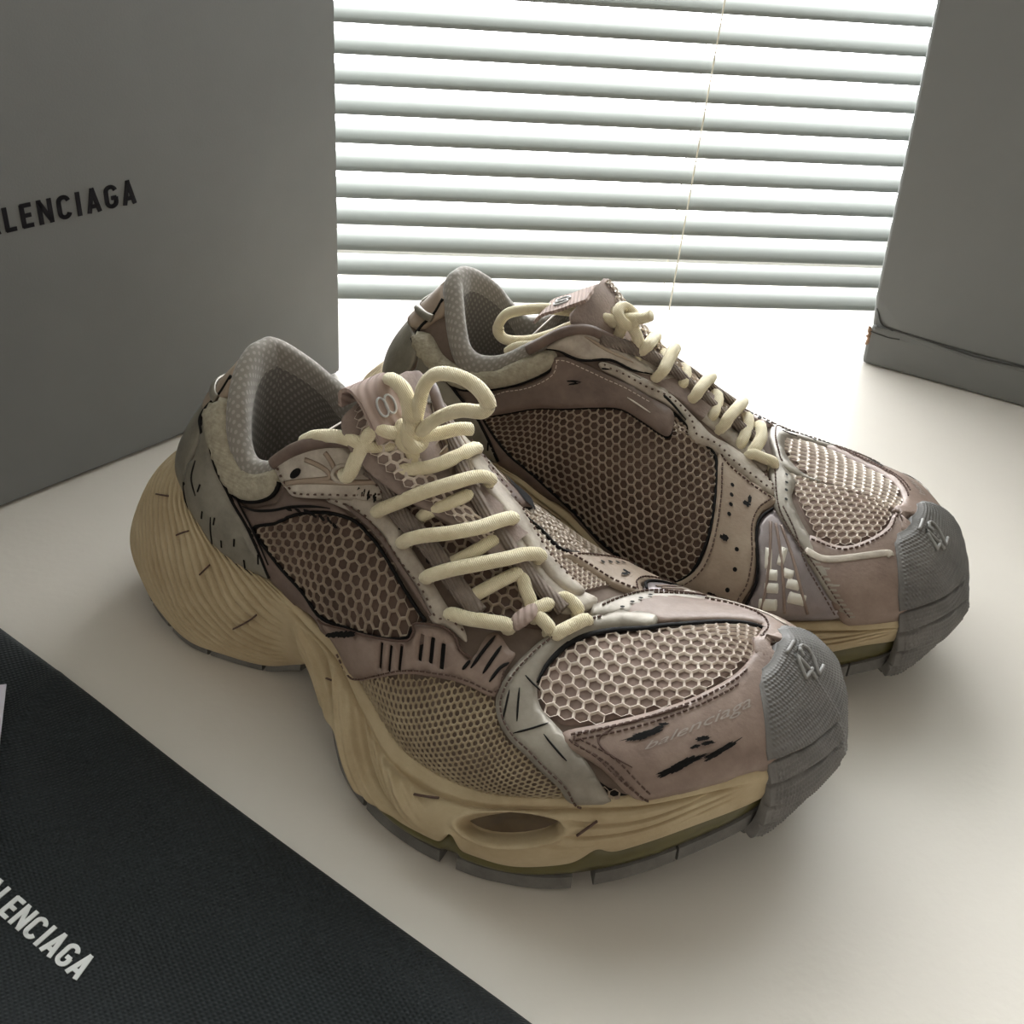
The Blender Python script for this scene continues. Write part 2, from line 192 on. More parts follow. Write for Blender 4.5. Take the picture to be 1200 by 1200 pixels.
# traced seam lines of the upper in shoe coordinates (column, height)
D={
 'lat_hex':[(14.69,-0.605),(14.02,-0.567),(13.51,-0.491),(12.74,-0.432),(11.89,-0.4),(11.34,-0.422),(10.7,-0.448),(9.86,-0.468),(9.37,-0.472),(9.22,-0.474),(9.38,-0.527),(9.4,-0.562),(9.61,-0.611),(10.15,-0.698),(10.85,-0.794),(11.72,-0.887),(12.42,-0.857),(13.39,-0.824),(14.21,-0.724)],
 'heel_counter':[(18.65,-0.395),(18.36,-0.361),(17.86,-0.372),(17.07,-0.387),(16.16,-0.4),(15.12,-0.552),(14.34,-0.755),(13.76,-0.931),(14.33,-0.983),(15.02,-1),(15.89,-1),(16.82,-1),(17.43,-1),(17.82,-0.818),(18.05,-0.696),(17.99,-0.574),(18.47,-0.451)],
 'quarter':[(16.97,-0.404),(16.09,-0.382),(15.36,-0.424),(14.68,-0.414),(14.21,-0.421),(14.11,-0.345),(14.15,-0.281),(13.57,-0.38),(12.81,-0.377),(12.01,-0.391),(10.99,-0.474),(10.06,-0.504),(9.31,-0.51),(8.94,-0.501),(9.32,-0.585),(10.11,-0.711),(10.87,-0.849),(11.66,-0.98),(12.02,-0.933),(12.98,-0.993),(13.76,-0.966),(14.26,-0.871),(15.79,-0.527)],
 'wing':[(14.72,-0.001),(14.16,-0.026),(13.64,-0.029),(13.26,-0.039),(12.77,-0.072),(12.41,-0.119),(12.08,-0.161),(11.42,-0.255),(12.76,-0.359),(13.58,-0.378),(13.96,-0.318),(14.31,-0.218)],
 'flank':[(12.78,-0.367),(11.82,-0.371),(11.12,-0.412),(10.22,-0.432),(9.52,-0.434),(8.99,-0.455),(8.67,-0.424),(8.2,-0.418),(8.39,-0.388),(8.75,-0.381),(9.25,-0.367),(9.86,-0.355),(10.59,-0.334),(11.29,-0.294),(11.53,-0.267)],
 'rope':[(12.25,-0.141),(11.63,-0.188),(11.02,-0.28),(10.26,-0.292),(9.56,-0.295),(8.98,-0.304),(8.23,-0.32)],
 'ladder':[(11.77,-0.896),(11.45,-0.874),(10.22,-0.707),(9.42,-0.583),(9.31,-0.535),(9.36,-0.508),(8.86,-0.443),(8.48,-0.431),(8.23,-0.454),(7.93,-0.451),(7.86,-0.357),(7.66,-0.327),(7.3,-0.347),(7.14,-0.351),(7.22,-0.425),(7.19,-0.512),(7.76,-0.532),(8.4,-0.574),(9.28,-0.684),(10.56,-1),(11.15,-0.974)],
 'slots':[(9.8,-0.711),(9.58,-0.68),(9.37,-0.638),(9.04,-0.545),(8.8,-0.522),(8.53,-0.51)],
 'fabric':[(10.55,-1),(9.27,-0.688),(8.39,-0.577),(7.75,-0.537),(7.17,-0.514),(6.85,-0.594),(6.43,-0.641),(6,-0.685),(5.6,-0.758),(5.24,-0.849),(4.95,-0.997),(5.99,-0.996),(7,-1),(7.88,-1),(8.66,-0.97),(9.26,-1),(9.71,-1),(10.24,-0.994)],
 'band':[(4.8,0.092),(5.62,-0.031),(6.12,-0.125),(6.67,-0.238),(6.99,-0.348),(7.13,-0.428),(7.16,-0.497),(7.08,-0.545),(6.85,-0.594),(6.43,-0.641),(6,-0.685),(5.6,-0.758),(5.24,-0.849),(4.95,-0.997),(4.43,-1),(4.85,-0.76),(5.24,-0.64),(5.44,-0.593),(5.57,-0.534),(5.95,-0.505),(6.24,-0.464),(6.36,-0.402),(6.36,-0.334),(6.16,-0.26),(5.87,-0.172),(5.49,-0.106),(4.98,-0.051),(4.45,-0.012)],
 'band2':[(4.8,0.092),(5.62,-0.031),(6.12,-0.125),(6.67,-0.238),(6.99,-0.348),(7.13,-0.428),(7.16,-0.497),(7.08,-0.545),(6.85,-0.594),(6.43,-0.641),(6,-0.685),(5.6,-0.758),(5.24,-0.849),(4.95,-0.997),(4.39,-1),(4.74,-0.758),(5.16,-0.624),(5.62,-0.537),(6.02,-0.485),(6.26,-0.431),(6.37,-0.374),(6.34,-0.325),(6.16,-0.26),(5.87,-0.172),(5.49,-0.106),(4.98,-0.051),(4.45,-0.012)],
 'toe_hex':[(6.23,-0.457),(6.36,-0.392),(6.28,-0.314),(5.95,-0.198),(5.29,-0.095),(4.29,-0.005),(3.42,0.144),(2.85,0.207),(2.47,0.252),(0.07,-0.014),(2.12,-0.141),(2.71,-0.238),(3.44,-0.357),(4.05,-0.411),(4.68,-0.461),(5.39,-0.518),(5.79,-0.507)],
 'toe_overlay':[(5.49,-0.583),(5.4,-0.545),(4.89,-0.501),(4.04,-0.425),(3.33,-0.359),(2.58,-0.258),(1.68,-0.119),(0.5,0.076),(1.89,0.258),(2.11,-0.291),(2.02,-0.571),(1.91,-0.886),(2.5,-0.926),(3.12,-1),(3.71,-0.976),(3.95,-0.983),(4.68,-0.716),(5.36,-0.62)],
 'tri':[(4.96,-0.72),(4.51,-0.947),(4.04,-0.989)],
 'pad':[(18.79,-0.299),(18.19,-0.089),(17.2,-0.106),(16.24,-0.045),(15.34,-0.035),(14.58,-0.084),(14.34,-0.248),(14.41,-0.342),(15.03,-0.359),(15.77,-0.375),(16.36,-0.377),(17.21,-0.361),(18.14,-0.327)],
 'tab':[(20.09,-0.112),(19.43,-0.001),(18.47,-0.032),(18.14,-0.069),(18.83,-0.301),(19.31,-0.305),(20.11,-0.285)],
 'capedge':[(2.49,0.645),(1.84,0.251),(1.13,-0.142),(2.11,-0.28),(2.12,-0.391),(2.05,-0.534),(1.95,-0.728),(1.78,-1),(1.96,-1)],
 '42':[(0.43,-0.224),(1.68,0.571),(0.83,0.585),(0.62,-0.381)],
 'ghost':[(4.1,-0.633),(2.36,-0.488),(2.38,-0.394),(4.08,-0.585)],
 'medpatch':[(10.82,0.354),(10.74,0.365),(10.38,0.404),(8.8,0.212),(8.29,0.242),(7.83,0.261),(6.97,0.221)],
 'med_hex':[(14.65,0.617),(14.37,0.577),(13.54,0.542),(12.27,0.492),(11.38,0.418),(10.61,0.341),(9.92,0.315),(9.25,0.291),(9.13,0.244),(9.28,0.174),(8.86,0.171),(8.45,0.187),(7.79,0.185),(7.57,0.272),(7.45,0.394),(7.4,0.518),(7.47,0.643),(7.64,0.757),(8,0.844),(8.58,0.881),(9.29,0.911),(10.21,0.949),(11.07,0.94),(12.01,0.907),(13.46,0.857)],
 'm_quarter':[(14.97,0.57),(15.08,0.431),(14.35,0.349),(13.52,0.358),(13.06,0.309),(13.1,0.204),(12.21,0.225),(11.64,0.237),(11.14,0.237),(10.28,0.211),(9.85,0.194),(9.28,0.174),(9.13,0.244),(9.25,0.291),(9.92,0.315),(10.61,0.341),(11.38,0.418),(12.27,0.492),(13.54,0.542),(14.37,0.577),(14.65,0.617)],
 'm_strip':[(14.97,0.57),(14.65,0.617),(13.46,0.857),(12.01,0.907),(11.07,0.94),(10.21,0.949),(9.29,0.911),(8.58,0.881),(8.95,0.939),(9.76,0.981),(10.69,0.996),(11.39,0.959),(12.5,1),(13.57,0.98),(14.43,0.846)],
 'm_wing':[(13.45,0.104),(13.03,0.057),(12.58,0.001),(12.26,0.001),(11.6,0.055),(11,0.085),(10.22,0.081),(10.19,0.097),(10.82,0.151),(11.51,0.159),(12.08,0.202),(12.69,0.192)],
 'm_band':[(11.64,0.188),(10.79,0.164),(9.57,0.111),(8.58,0.112),(7.98,0.117),(7.34,0.082),(6.47,0.074),(5.7,0.138),(5.68,0.208),(6.39,0.192),(7.23,0.185),(7.81,0.172),(8.5,0.208),(8.88,0.159),(9.46,0.157),(10.29,0.205),(11.17,0.225),(11.56,0.222)],
 'm_front':[(7.66,0.165),(7.24,0.177),(5.67,0.215),(5.73,0.275),(5.95,0.327),(6.07,0.415),(5.92,0.562),(5.93,0.713),(6.1,0.818),(6.25,0.984),(7.13,1),(7.9,1),(8.78,1),(8.32,0.901),(7.81,0.811),(7.5,0.714),(7.38,0.611),(7.37,0.481),(7.46,0.347)],
 'm_ribs':[(5.65,0.285),(5.94,0.358),(6.01,0.443),(5.83,0.638),(5.9,0.767),(6.17,0.963),(5.14,0.926),(3.71,0.898),(4.26,0.675),(4.93,0.455),(5.41,0.334)],
 'm_vband':[(5.84,-0.048),(5.12,0.021),(5.21,0.169),(5.05,0.252),(4.8,0.364),(4.33,0.381),(4.26,0.655),(3.48,0.903),(3.71,0.898),(4.26,0.675),(4.93,0.455),(5.57,0.295),(5.67,0.215)],
 'm_vband2':[(5.84,-0.048),(5.12,0.021),(5.2,0.168),(5.03,0.26),(4.72,0.368),(4.28,0.488),(3.79,0.673),(3.31,0.907),(3.71,0.898),(4.26,0.675),(4.93,0.455),(5.53,0.301),(5.67,0.215)],
 'm_toehex':[(5.12,0.046),(4.45,0.008),(3.62,0.018),(2.82,-0.011),(2.22,-0.018),(2.27,0.135),(2.7,0.235),(3.27,0.334),(3.87,0.394),(4.33,0.381),(4.65,0.321),(4.93,0.225)],
 'm_toeover':[(4.8,0.381),(3.87,0.412),(3.19,0.342),(2.61,0.244),(2.12,0.095),(1.42,-0.158),(2.66,0.304),(2.44,0.585),(2.32,0.814),(2.89,0.84),(3.48,0.903),(4.26,0.655)],
 'm_pad':[(18.95,0.497),(18.58,0.335),(17.59,0.284),(16.58,0.174),(15.62,0.101),(14.73,0.095),(13.86,0.092),(13.28,0.142),(13.05,0.219),(13.17,0.297),(13.99,0.33),(15.25,0.318),(16.29,0.375),(17.57,0.481)],
 'm_counter':[(19.32,0.687),(19.48,0.541),(17.95,0.562),(17.57,0.714),(17.97,0.8),(19.16,1)],
 'm_capedge':[(1.57,-0.174),(1.95,0.119),(2.63,0.312),(2.49,0.422),(2.38,0.58),(2.28,0.754),(2.22,1)],
 'm_slots':[(5.63,0.552),(5.32,0.524),(5.5,0.634),(5.14,0.611),(5.47,0.708),(4.99,0.668),(5.49,0.814),(4.86,0.755)],
 'laceA':[(12.68,-0.208),(12.43,-0.139),(12.09,-0.029),(11.76,-0.001)],
 'laceB':[(11.95,-0.105),(11.57,-0.115),(11.11,-0.074),(10.73,-0.001),(10.73,0.104),(10.92,0.245)],
 'laceC':[(11.37,-0.318),(11.08,-0.264),(10.62,-0.174),(10.18,-0.064),(10.01,0.031),(9.87,0.109)],
 'laceD':[(10.38,-0.352),(10.05,-0.294),(9.63,-0.215),(9.21,-0.115),(8.93,-0.018),(8.84,0.046)],
 'laceE':[(9.54,-0.365),(9.2,-0.292),(8.76,-0.207),(8.32,-0.115),(8.04,-0.042),(7.78,0.016)],
 'laceF':[(8.74,-0.385),(8.4,-0.362),(7.97,-0.325),(7.56,-0.287)],
 'cross1':[(11.13,-0.204),(11.16,-0.106),(11.5,-0.001)],
 'cross2':[(10.36,-0.227),(9.94,-0.121),(10.38,-0.111)],
 'cross3':[(9.29,-0.272),(9.02,-0.185),(8.79,-0.082)],
 'cross4':[(8.54,-0.292),(8.25,-0.205),(7.93,-0.102)],
 'cross5':[(7.8,-0.104),(7.58,-0.134),(7.34,-0.159)],
 'cross6':[(7.25,-0.188),(7.06,-0.144),(6.97,-0.119)],
 'cross7':[(7.08,-0.192),(6.89,-0.197),(6.64,-0.204)],
 'keeper':[(7.57,-0.258),(7.3,-0.174),(7.11,-0.208),(7.36,-0.291)],
 'bandlace':[(6.36,-0.205),(6.11,-0.159),(5.85,-0.101)],
 'medlace':[(6.73,-0.061),(6.49,-0.057),(6.14,-0.068)],
 'ropeL':[(12.25,-0.141),(11.63,-0.188),(11.02,-0.28),(10.26,-0.292),(9.56,-0.295),(8.98,-0.304),(8.23,-0.32)],
 'ropeM':[(11.24,0.001),(10.73,0.001),(9.73,-0.029),(9.14,-0.038),(8.46,-0.049),(7.58,-0.082),(6.85,-0.098),(6.53,-0.106)],
 'mband_in':[(11.88,0.179),(10.79,0.168),(9.99,0.124),(8.8,0.046),(7.82,0.016),(7.12,-0.008),(6.46,-0.004)],
 'mband_out':[(11.44,0.261),(10.77,0.361),(9.44,0.199),(8.59,0.128),(7.75,0.085),(6.49,0.055)],
 'slit':[(10.15,0.261),(10.06,0.299),(9.44,0.221),(8.98,0.189),(8.8,0.208),(8.84,0.132),(9.36,0.161)],
 'medmesh':[(8.75,0.141),(9.26,0.351),(8.52,0.287),(7.72,0.261),(7.17,0.175),(6.57,0.068),(7.5,0.069)],
 'hole':[(13.79,-0.217)],
 'eyelet':[(12.68,-0.208)],
 'chev1':[(13.68,-0.125),(12.94,-0.247),(14.01,-0.287)],
 'chev2':[(13.29,-0.091),(12.88,-0.202),(12.68,-0.225)],
 'wingline':[(13.93,-0.28),(12.89,-0.27),(11.75,-0.198)],
 'toe_stitch':[(3.42,-0.411),(3.92,-0.447),(4.72,-0.517),(5.22,-0.565),(5.21,-0.6),(4.71,-0.681),(3.99,-0.9)],
 'vamp_line':[(6.42,-0.61),(5.79,-0.532)],
 'wear':[(4.16,-0.54),(3.5,-0.727),(2.8,-0.68),(3.11,-0.633)],
 'mline':[(5.62,-0.031),(5.03,-0.014),(4.5,0.011)],
 'tongueL':[(13.39,-0.001),(13.01,-0.001),(12.57,-0.001),(12.4,-0.001)],
 'tonguelabel':[(12.94,-0.001),(12.57,0.001),(11.89,-0.001),(12.4,-0.001)],
 'bandtop':[(5.05,0.074),(4.42,0.152),(3.54,0.182),(2.72,0.304),(2.32,0.341)],
 'bg':[(6.93,-0.471),(6.79,-0.578)],
 'bg2':[(6.72,-0.447),(6.44,-0.562)],
 'bg3':[(6.42,-0.61),(6.07,-0.573),(5.78,-0.535)],
 'bg4':[(5.79,-0.583),(5.51,-0.635),(5.26,-0.687)],
 'bg5':[(6.71,-0.398),(6.19,-0.425)],
 'lg1':[(7.86,-0.48),(7.78,-0.405),(7.7,-0.342)],
 'lg2':[(7.59,-0.47),(7.54,-0.411),(7.49,-0.357)],
 'lg3':[(7.4,-0.482),(7.32,-0.425),(7.19,-0.39)],
 'lg4':[(7.94,-0.461),(8,-0.501)],
 'hg1':[(16.66,-0.292),(15.98,-0.334),(14.99,-0.525),(14.21,-0.73),(13.8,-0.837)],
 'hg2':[(17.82,-0.564),(17.59,-0.688),(17.16,-0.744)],
 'hg3':[(16.35,-0.718),(16.14,-0.9),(16.09,-0.971)],
 'qg1':[(15.37,-0.42),(14.27,-0.472),(13.6,-0.441),(12.56,-0.397)],
 'fg1':[(12.23,-0.348),(11.47,-0.381),(10.62,-0.415),(9.72,-0.434),(9.12,-0.443)],
 'tg1':[(4.23,-0.71),(4.84,-0.591),(4.67,-0.517)],
 'tg2':[(3.46,-0.418),(4.02,-0.457),(4.72,-0.52)],
 'mg1':[(10.61,0.285),(10.21,0.274),(9.85,0.265)],
 'mg2':[(11.56,0.222),(10.77,0.177),(9.58,0.145),(8.88,0.159)],
 'mg3':[(13.44,0.114),(12.67,0.201),(12.08,0.205),(11.5,0.162),(10.82,0.151),(10.19,0.097)],
 'mg4':[(12.58,0.061),(11.69,0.121),(10.89,0.125)],
 'l1':[(11.81,-0.001),(11.66,0.018),(11.6,0.095)],
 'l2':[(11.7,-0.044),(11.06,-0.054),(10.71,0.081)],
 'l3':[(10.24,-0.204),(10.06,-0.148),(10.03,0.102)],
 'l4':[(9.64,-0.284),(9.12,-0.248),(8.91,0.048)],
 'l5':[(8.89,-0.344),(8.07,-0.131),(7.8,0.028)],
 'l6':[(7.51,-0.124),(6.93,-0.102)],
 'l7':[(6.66,0.058),(6.15,0.032),(5.75,0.006)],
 'knot':[(11.81,-0.001)],
 'm_rope':[(11.49,-0.001),(10.76,-0.168),(9.38,-0.075),(8.36,-0.072),(7.37,-0.079),(6.3,-0.064)],
 'm_tongue':[(12.6,0.001),(11.81,-0.001),(11.26,-0.134)],
 'm_perf':[(7.09,0.281),(7.05,0.327),(7.01,0.371),(7,0.417),(6.54,0.557),(6.47,0.654),(6.57,0.768)],
 'm_marks':[(12.01,0.364),(6.48,0.321),(6.99,0.528),(6.97,0.818)],
 'm_line':[(14.41,0.369),(12.12,0.394),(11.45,0.385),(10.93,0.318),(10.81,0.261)],
 'm_vdots':[(5.35,0.038),(5.35,0.099),(5.35,0.152),(5.34,0.211)],
 'm_tline':[(5.43,0.248),(5.1,0.362),(4.75,0.535),(4.24,0.717),(3.81,0.897)],
 'm_tstitch':[(5.7,-0.001),(5.55,0.241),(5.17,0.384),(4.45,0.564),(3.48,0.903)],
 'm_ghost':[(4.78,0.467),(4.16,0.504),(2.81,0.437),(2.65,0.455)],
}
# ---------------------------------------------------------------- mesh helpers
MIR=False
def obj(name,V,Fc,m,parent=None,smooth=True,uv=None,mirror=None):
    V=np.asarray(V,float).reshape(-1,3).copy()
    mi=MIR if mirror is None else mirror
    if mi: V[:,1]*=-1; Fc=[tuple(reversed(f)) for f in Fc]
    me=bpy.data.meshes.new(name); me.from_pydata(V.tolist(),[],[tuple(int(i) for i in f) for f in Fc])
    if m is not None: me.materials.append(m)
    if smooth: me.polygons.foreach_set('use_smooth',[True]*len(me.polygons))
    if uv is not None:
        ul=me.uv_layers.new(name='UVMap'); uv=np.asarray(uv,float)
        idx=np.zeros(len(me.loops),int); me.loops.foreach_get('vertex_index',idx)
        ul.data.foreach_set('uv',uv[idx].ravel())
    me.update()
    o=bpy.data.objects.new(name,me); COLL.objects.link(o)
    if parent is not None: o.parent=parent
    return o
def grid(nu,nv,closeu=False):
    f=[]
    for i in range(nu if closeu else nu-1):
        for j in range(nv-1):
            a=i*nv+j;b=((i+1)%nu)*nv+j
            f.append((a,b,b+1,a+1))
    return f
def inpoly(pts,poly):
    x,y=pts[:,0],pts[:,1];c=np.zeros(len(pts),bool);P=np.asarray(poly);n=len(P)
    for i in range(n):
        x1,y1=P[i];x2,y2=P[(i+1)%n]
        k=((y1>y)!=(y2>y))&(x<(x2-x1)*(y-y1)/((y2-y1) if y2!=y1 else 1e-12)+x1)
        c^=k
    return c
def densify(poly,n=5,closed=True,smooth=True):
    P=np.asarray(poly,float);m=len(P);out=[]
    for i in range(m if closed else m-1):
        b=P[i];c=P[(i+1)%m]
        a=P[i-1] if (closed or i>0) else 2*b-c
        d=P[(i+2)%m] if (closed or i+2<m) else 2*c-b
        for k in range(n):
            f=k/n
            out.append(.5*((2*b)+(c-a)*f+(2*a-5*b+4*c-d)*f*f+(3*b-a-3*c+d)*f**3) if smooth else b+(c-b)*f)
    if not closed: out.append(P[-1])
    return np.array(out)
SC=np.array([.0155,.085])
def surf_upper(uv):
    p=np.clip(uv[:,0],0,NC-1);q=np.clip(uv[:,1],-1,1)
    return upper(p,q),unormal(p,q)
def panel(name,poly,m,parent,off=.0005,thick=.0016,holes=(),step=.0028,puff=0.,smooth=True,surf=surf_upper,nd=4,sc=SC):
    pl=densify(poly,nd,True,smooth)*sc
    hs=[densify(h,nd,True,smooth)*sc for h in holes]
    lo,hi=pl.min(0),pl.max(0)
    gx=np.arange(lo[0]+step*.5,hi[0],step);gy=np.arange(lo[1]+step*.5,hi[1],step)
    G=np.array([(a+(step*.5 if j%2 else 0),b) for j,b in enumerate(gy) for a in gx]).reshape(-1,2)
    if len(G):
        k=inpoly(G,pl)
        for h in hs: k&=~inpoly(G,h)
        G=G[k]
        allb=np.concatenate([pl]+hs)
        if len(G):
            d=np.sqrt(((G[:,None]-allb[None])**2).sum(-1)).min(1);G=G[d>step*.45]
    V=[Vector(v) for v in pl];E=[(i,(i+1)%len(pl)) for i in range(len(pl))]
    for h in hs:
        n0=len(V);V+=[Vector(v) for v in h];E+=[(n0+i,n0+(i+1)%len(h)) for i in range(len(h))]
    V+=[Vector(v) for v in G]
    ov,oe,of,_,_,_=delaunay_2d_cdt(V,E,[],0,1e-7)
    P2=np.array([tuple(v) for v in ov]);T=np.array([f for f in of if len(f)==3])
    cen=P2[T].mean(1);k=inpoly(cen,pl)
    for h in hs: k&=~inpoly(cen,h)
    T=T[k]
    cnt={}
    for t in T:
        for a,b in ((t[0],t[1]),(t[1],t[2]),(t[2],t[0])): cnt[(a,b)]=1
    bnd=[(a,b) for (a,b) in cnt if (b,a) not in cnt]
    bs=sorted({i for e in bnd for i in e});bset=np.zeros(len(P2),bool);bset[bs]=True
    P,N=surf(P2/sc)
    h=np.where(bset,off+thick*.5,off+thick)
    if puff:
        bp=P2[bset];d=np.sqrt(((P2[:,None]-bp[None])**2).sum(-1)).min(1)
        h=h+puff*np.sqrt(np.clip(1-(1-np.clip(d/.010,0,1))**2,0,1))
    top=P+N*h[:,None]
    # orientation
    t0=T[len(T)//2];n=np.cross(top[t0[1]]-top[t0[0]],top[t0[2]]-top[t0[0]])
    flip=(n*N[t0[0]]).sum()<0
    mp={b:len(P2)+i for i,b in enumerate(bs)}
    low=P[bs]+N[bs]*(off-.0012)
    F_=[tuple(t) for t in T]+[(b,a,mp[a],mp[b]) for a,b in bnd]
    if flip: F_=[tuple(reversed(f)) for f in F_]
    return obj(name,np.concatenate([top,low]),F_,m,parent,uv=np.concatenate([P2,P2[bs]]))
def hexnet(name,poly,m,parent,cell=.0042,ratio=.74,off=.0004,h=.0011,ang=0.,surf=surf_upper,nd=4,smooth=True,margin=.15,seg=6):
    pl=densify(poly,nd,True,smooth)
    # mean metric
    lo,hi=pl.min(0),pl.max(0)
    S=np.array([(a,b) for a in np.linspace(lo[0],hi[0],9) for b in np.linspace(lo[1],hi[1],9)]);S=S[inpoly(S,pl)]
    e=1e-3
    da=(surf(S+[e*10,0])[0]-surf(S-[e*10,0])[0])/(20*e);db=(surf(S+[0,e])[0]-surf(S-[0,e])[0])/(2*e)
    G=np.array([[ (da*da).sum(1).mean(),(da*db).sum(1).mean()],[(da*db).sum(1).mean(),(db*db).sum(1).mean()]])
    w,vec=np.linalg.eigh(G);M=(vec*np.sqrt(w))@vec.T
    c,s=math.cos(ang),math.sin(ang);M=np.array([[c,-s],[s,c]])@M;Mi=np.linalg.inv(M)
    A=pl@M.T;lo,hi=A.min(0),A.max(0)
    dx=cell;dy=cell*math.sqrt(3)/2
    ctr=[]
    for j,y in enumerate(np.arange(lo[1]-dy,hi[1]+dy,dy)):
        for x in np.arange(lo[0]-dx,hi[0]+dx,dx): ctr.append((x+(dx/2 if j%2 else 0),y))
    ctr=np.array(ctr)
    k=inpoly(ctr,A);ctr=ctr[k]
    if not len(ctr): return None
    r=cell/math.sqrt(3);an=np.radians(30+60*np.arange(6))
    ring=np.stack([np.cos(an),np.sin(an)],-1)
    n=len(ctr);Vs=[]
    def lev(rad,hh):
        uv=(ctr[:,None]+ring[None]*rad).reshape(-1,2)@Mi.T
        P,N=surf(uv);return P+N*hh
    Vs=np.concatenate([lev(r*1.0,off+h).reshape(n,6,3),lev(r*(1+ratio)/2,off+h*.85).reshape(n,6,3),lev(r*ratio,off+h*.1-.0001).reshape(n,6,3)],1)
    F_=[]
    base=np.arange(n)*18
    for i in range(6):
        j=(i+1)%6
        for l in (0,6): F_.append(np.stack([base+l+i,base+l+j,base+l+6+j,base+l+6+i],-1))
    F_=np.concatenate(F_)
    V=Vs.reshape(-1,3)
    f0=F_[len(F_)//2];nn=np.cross(V[f0[1]]-V[f0[0]],V[f0[2]]-V[f0[0]]);_,N0=surf((ctr[:1]@Mi.T))
    o=obj(name,V,[tuple(f) for f in F_],m,parent)
    o['kind']='stuff'
    return o
def sweep(path,ra,rb=None,seg=8,up=(0,0,1),cap=True):
    """tube along path; ra sideways, rb along 'up'"""
    P=np.asarray(path,float);n=len(P);rb=ra if rb is None else rb
    ra=np.broadcast_to(ra,(n,));rb=np.broadcast_to(rb,(n,))
    t=np.gradient(P,axis=0);t/=np.linalg.norm(t,axis=1)[:,None]+1e-12
    U=np.broadcast_to(np.asarray(up,float),P.shape)
    s=np.cross(t,U);bad=np.linalg.norm(s,axis=1)<.05
    s[bad]=np.cross(t[bad],(0.3,1,.1));s/=np.linalg.norm(s,axis=1)[:,None]
    for i in range(1,n):
        if (s[i]*s[i-1]).sum()<0: s[i]*=-1
    u=np.cross(s,t)
    a=np.linspace(0,2*np.pi,seg,endpoint=False)
    V=(P[:,None]+s[:,None]*(np.cos(a)[None,:,None]*ra[:,None,None])+u[:,None]*(np.sin(a)[None,:,None]*rb[:,None,None])).reshape(-1,3)
    F_=[]
    for i in range(n-1):
        for j in range(seg):
            k=(j+1)%seg;F_.append((i*seg+j,i*seg+k,(i+1)*seg+k,(i+1)*seg+j))
    if cap: F_.append(tuple(range(seg-1,-1,-1)));F_.append(tuple((n-1)*seg+j for j in range(seg)))
    return V,F_
def join(lst):
    V=[];F_=[];n=0
    for v,f in lst:
        V.append(np.asarray(v).reshape(-1,3));F_+=[tuple(i+n for i in q) for q in f];n+=len(V[-1])
    return np.concatenate(V),F_
def spath(pq,off,nd=6,closed=False,surf=surf_upper):
    d=densify(pq,nd,closed)
    if closed: d=np.concatenate([d,d[:1]])
    P,N=surf(d);return P+N*np.asarray(off).reshape(-1,1) if np.ndim(off) else P+N*off, N
def piping(name,pq,m,parent,off=.0016,r=.0007,closed=True,nd=5):
    P,N=spath(pq,off,nd,closed)
    V,F_=sweep(P,r,r,6,N);return obj(name,V,F_,m,parent)
def stitches(lines,off,parent,m,space=.0026,ln=.0017,w=.00035,name='stitching'):
    L=[]
    for pq in lines:
        P,N=spath(pq,off,12)
        s=np.concatenate([[0],np.cumsum(np.linalg.norm(np.diff(P,axis=0),axis=1))])
        for a in np.arange(space*.5,s[-1]-ln,space):
            A=np.array([np.interp(a,s,P[:,k]) for k in range(3)]);B=np.array([np.interp(a+ln,s,P[:,k]) for k in range(3)])
            n=np.array([np.interp(a,s,N[:,k]) for k in range(3)]);t=(B-A)/(np.linalg.norm(B-A)+1e-9);sd=np.cross(t,n)
            v=[A-sd*w-n*.0004,A+sd*w-n*.0004,B+sd*w-n*.0004,B-sd*w-n*.0004,A-sd*w*.6+n*.0003,A+sd*w*.6+n*.0003,B+sd*w*.6+n*.0003,B-sd*w*.6+n*.0003]
            L.append((v,[(4,5,6,7),(0,1,5,4),(1,2,6,5),(2,3,7,6),(3,0,4,7)]))
    if not L: return
    V,F_=join(L);o=obj(name,V,F_,m,parent,smooth=False);o['kind']='stuff';return o
def inset(pq,d,nd=4):
    """polygon moved inwards by d metres (approx)"""
    P=densify(pq,nd)*SC;n=len(P)
    t=np.roll(P,-1,0)-np.roll(P,1,0);t/=np.linalg.norm(t,axis=1)[:,None]+1e-12
    nn=np.stack([-t[:,1],t[:,0]],-1)
    area=(P[:,0]*np.roll(P[:,1],-1)-np.roll(P[:,0],-1)*P[:,1]).sum()
    return (P+nn*d*(1 if area>0 else -1))/SC
def blob(p,q,a,b,ang=0,n=16,seed=0):
    r=np.random.default_rng(seed);th=np.linspace(0,2*np.pi,n,endpoint=False);rad=.65+.5*r.random(n)
    x=np.cos(th)*a*rad;y=np.sin(th)*b*rad;c,s=math.cos(ang),math.sin(ang)
    return np.stack([p+(x*c-y*s)/SC[0],q+(x*s+y*c)/SC[1]],-1)
def disc(p,q,r,n=10):
    th=np.linspace(0,2*np.pi,n,endpoint=False);e=1e-3
    da=np.linalg.norm(upper(p+.05,q)-upper(p-.05,q))/.1;db=np.linalg.norm(upper(p,q+.01)-upper(p,q-.01))/.02
    return np.stack([p+np.cos(th)*r/da,q+np.sin(th)*r/db],-1)
def tag(o,label,cat,group=None,kind=None):
    o['label']=label;o['category']=cat
    if group:o['group']=group
    if kind:o['kind']=kind
    return o
def empty(name,loc,rz=0):
    o=bpy.data.objects.new(name,None);COLL.objects.link(o);o.location=loc;o.rotation_euler=(0,0,rz);o.empty_display_size=.02;return o
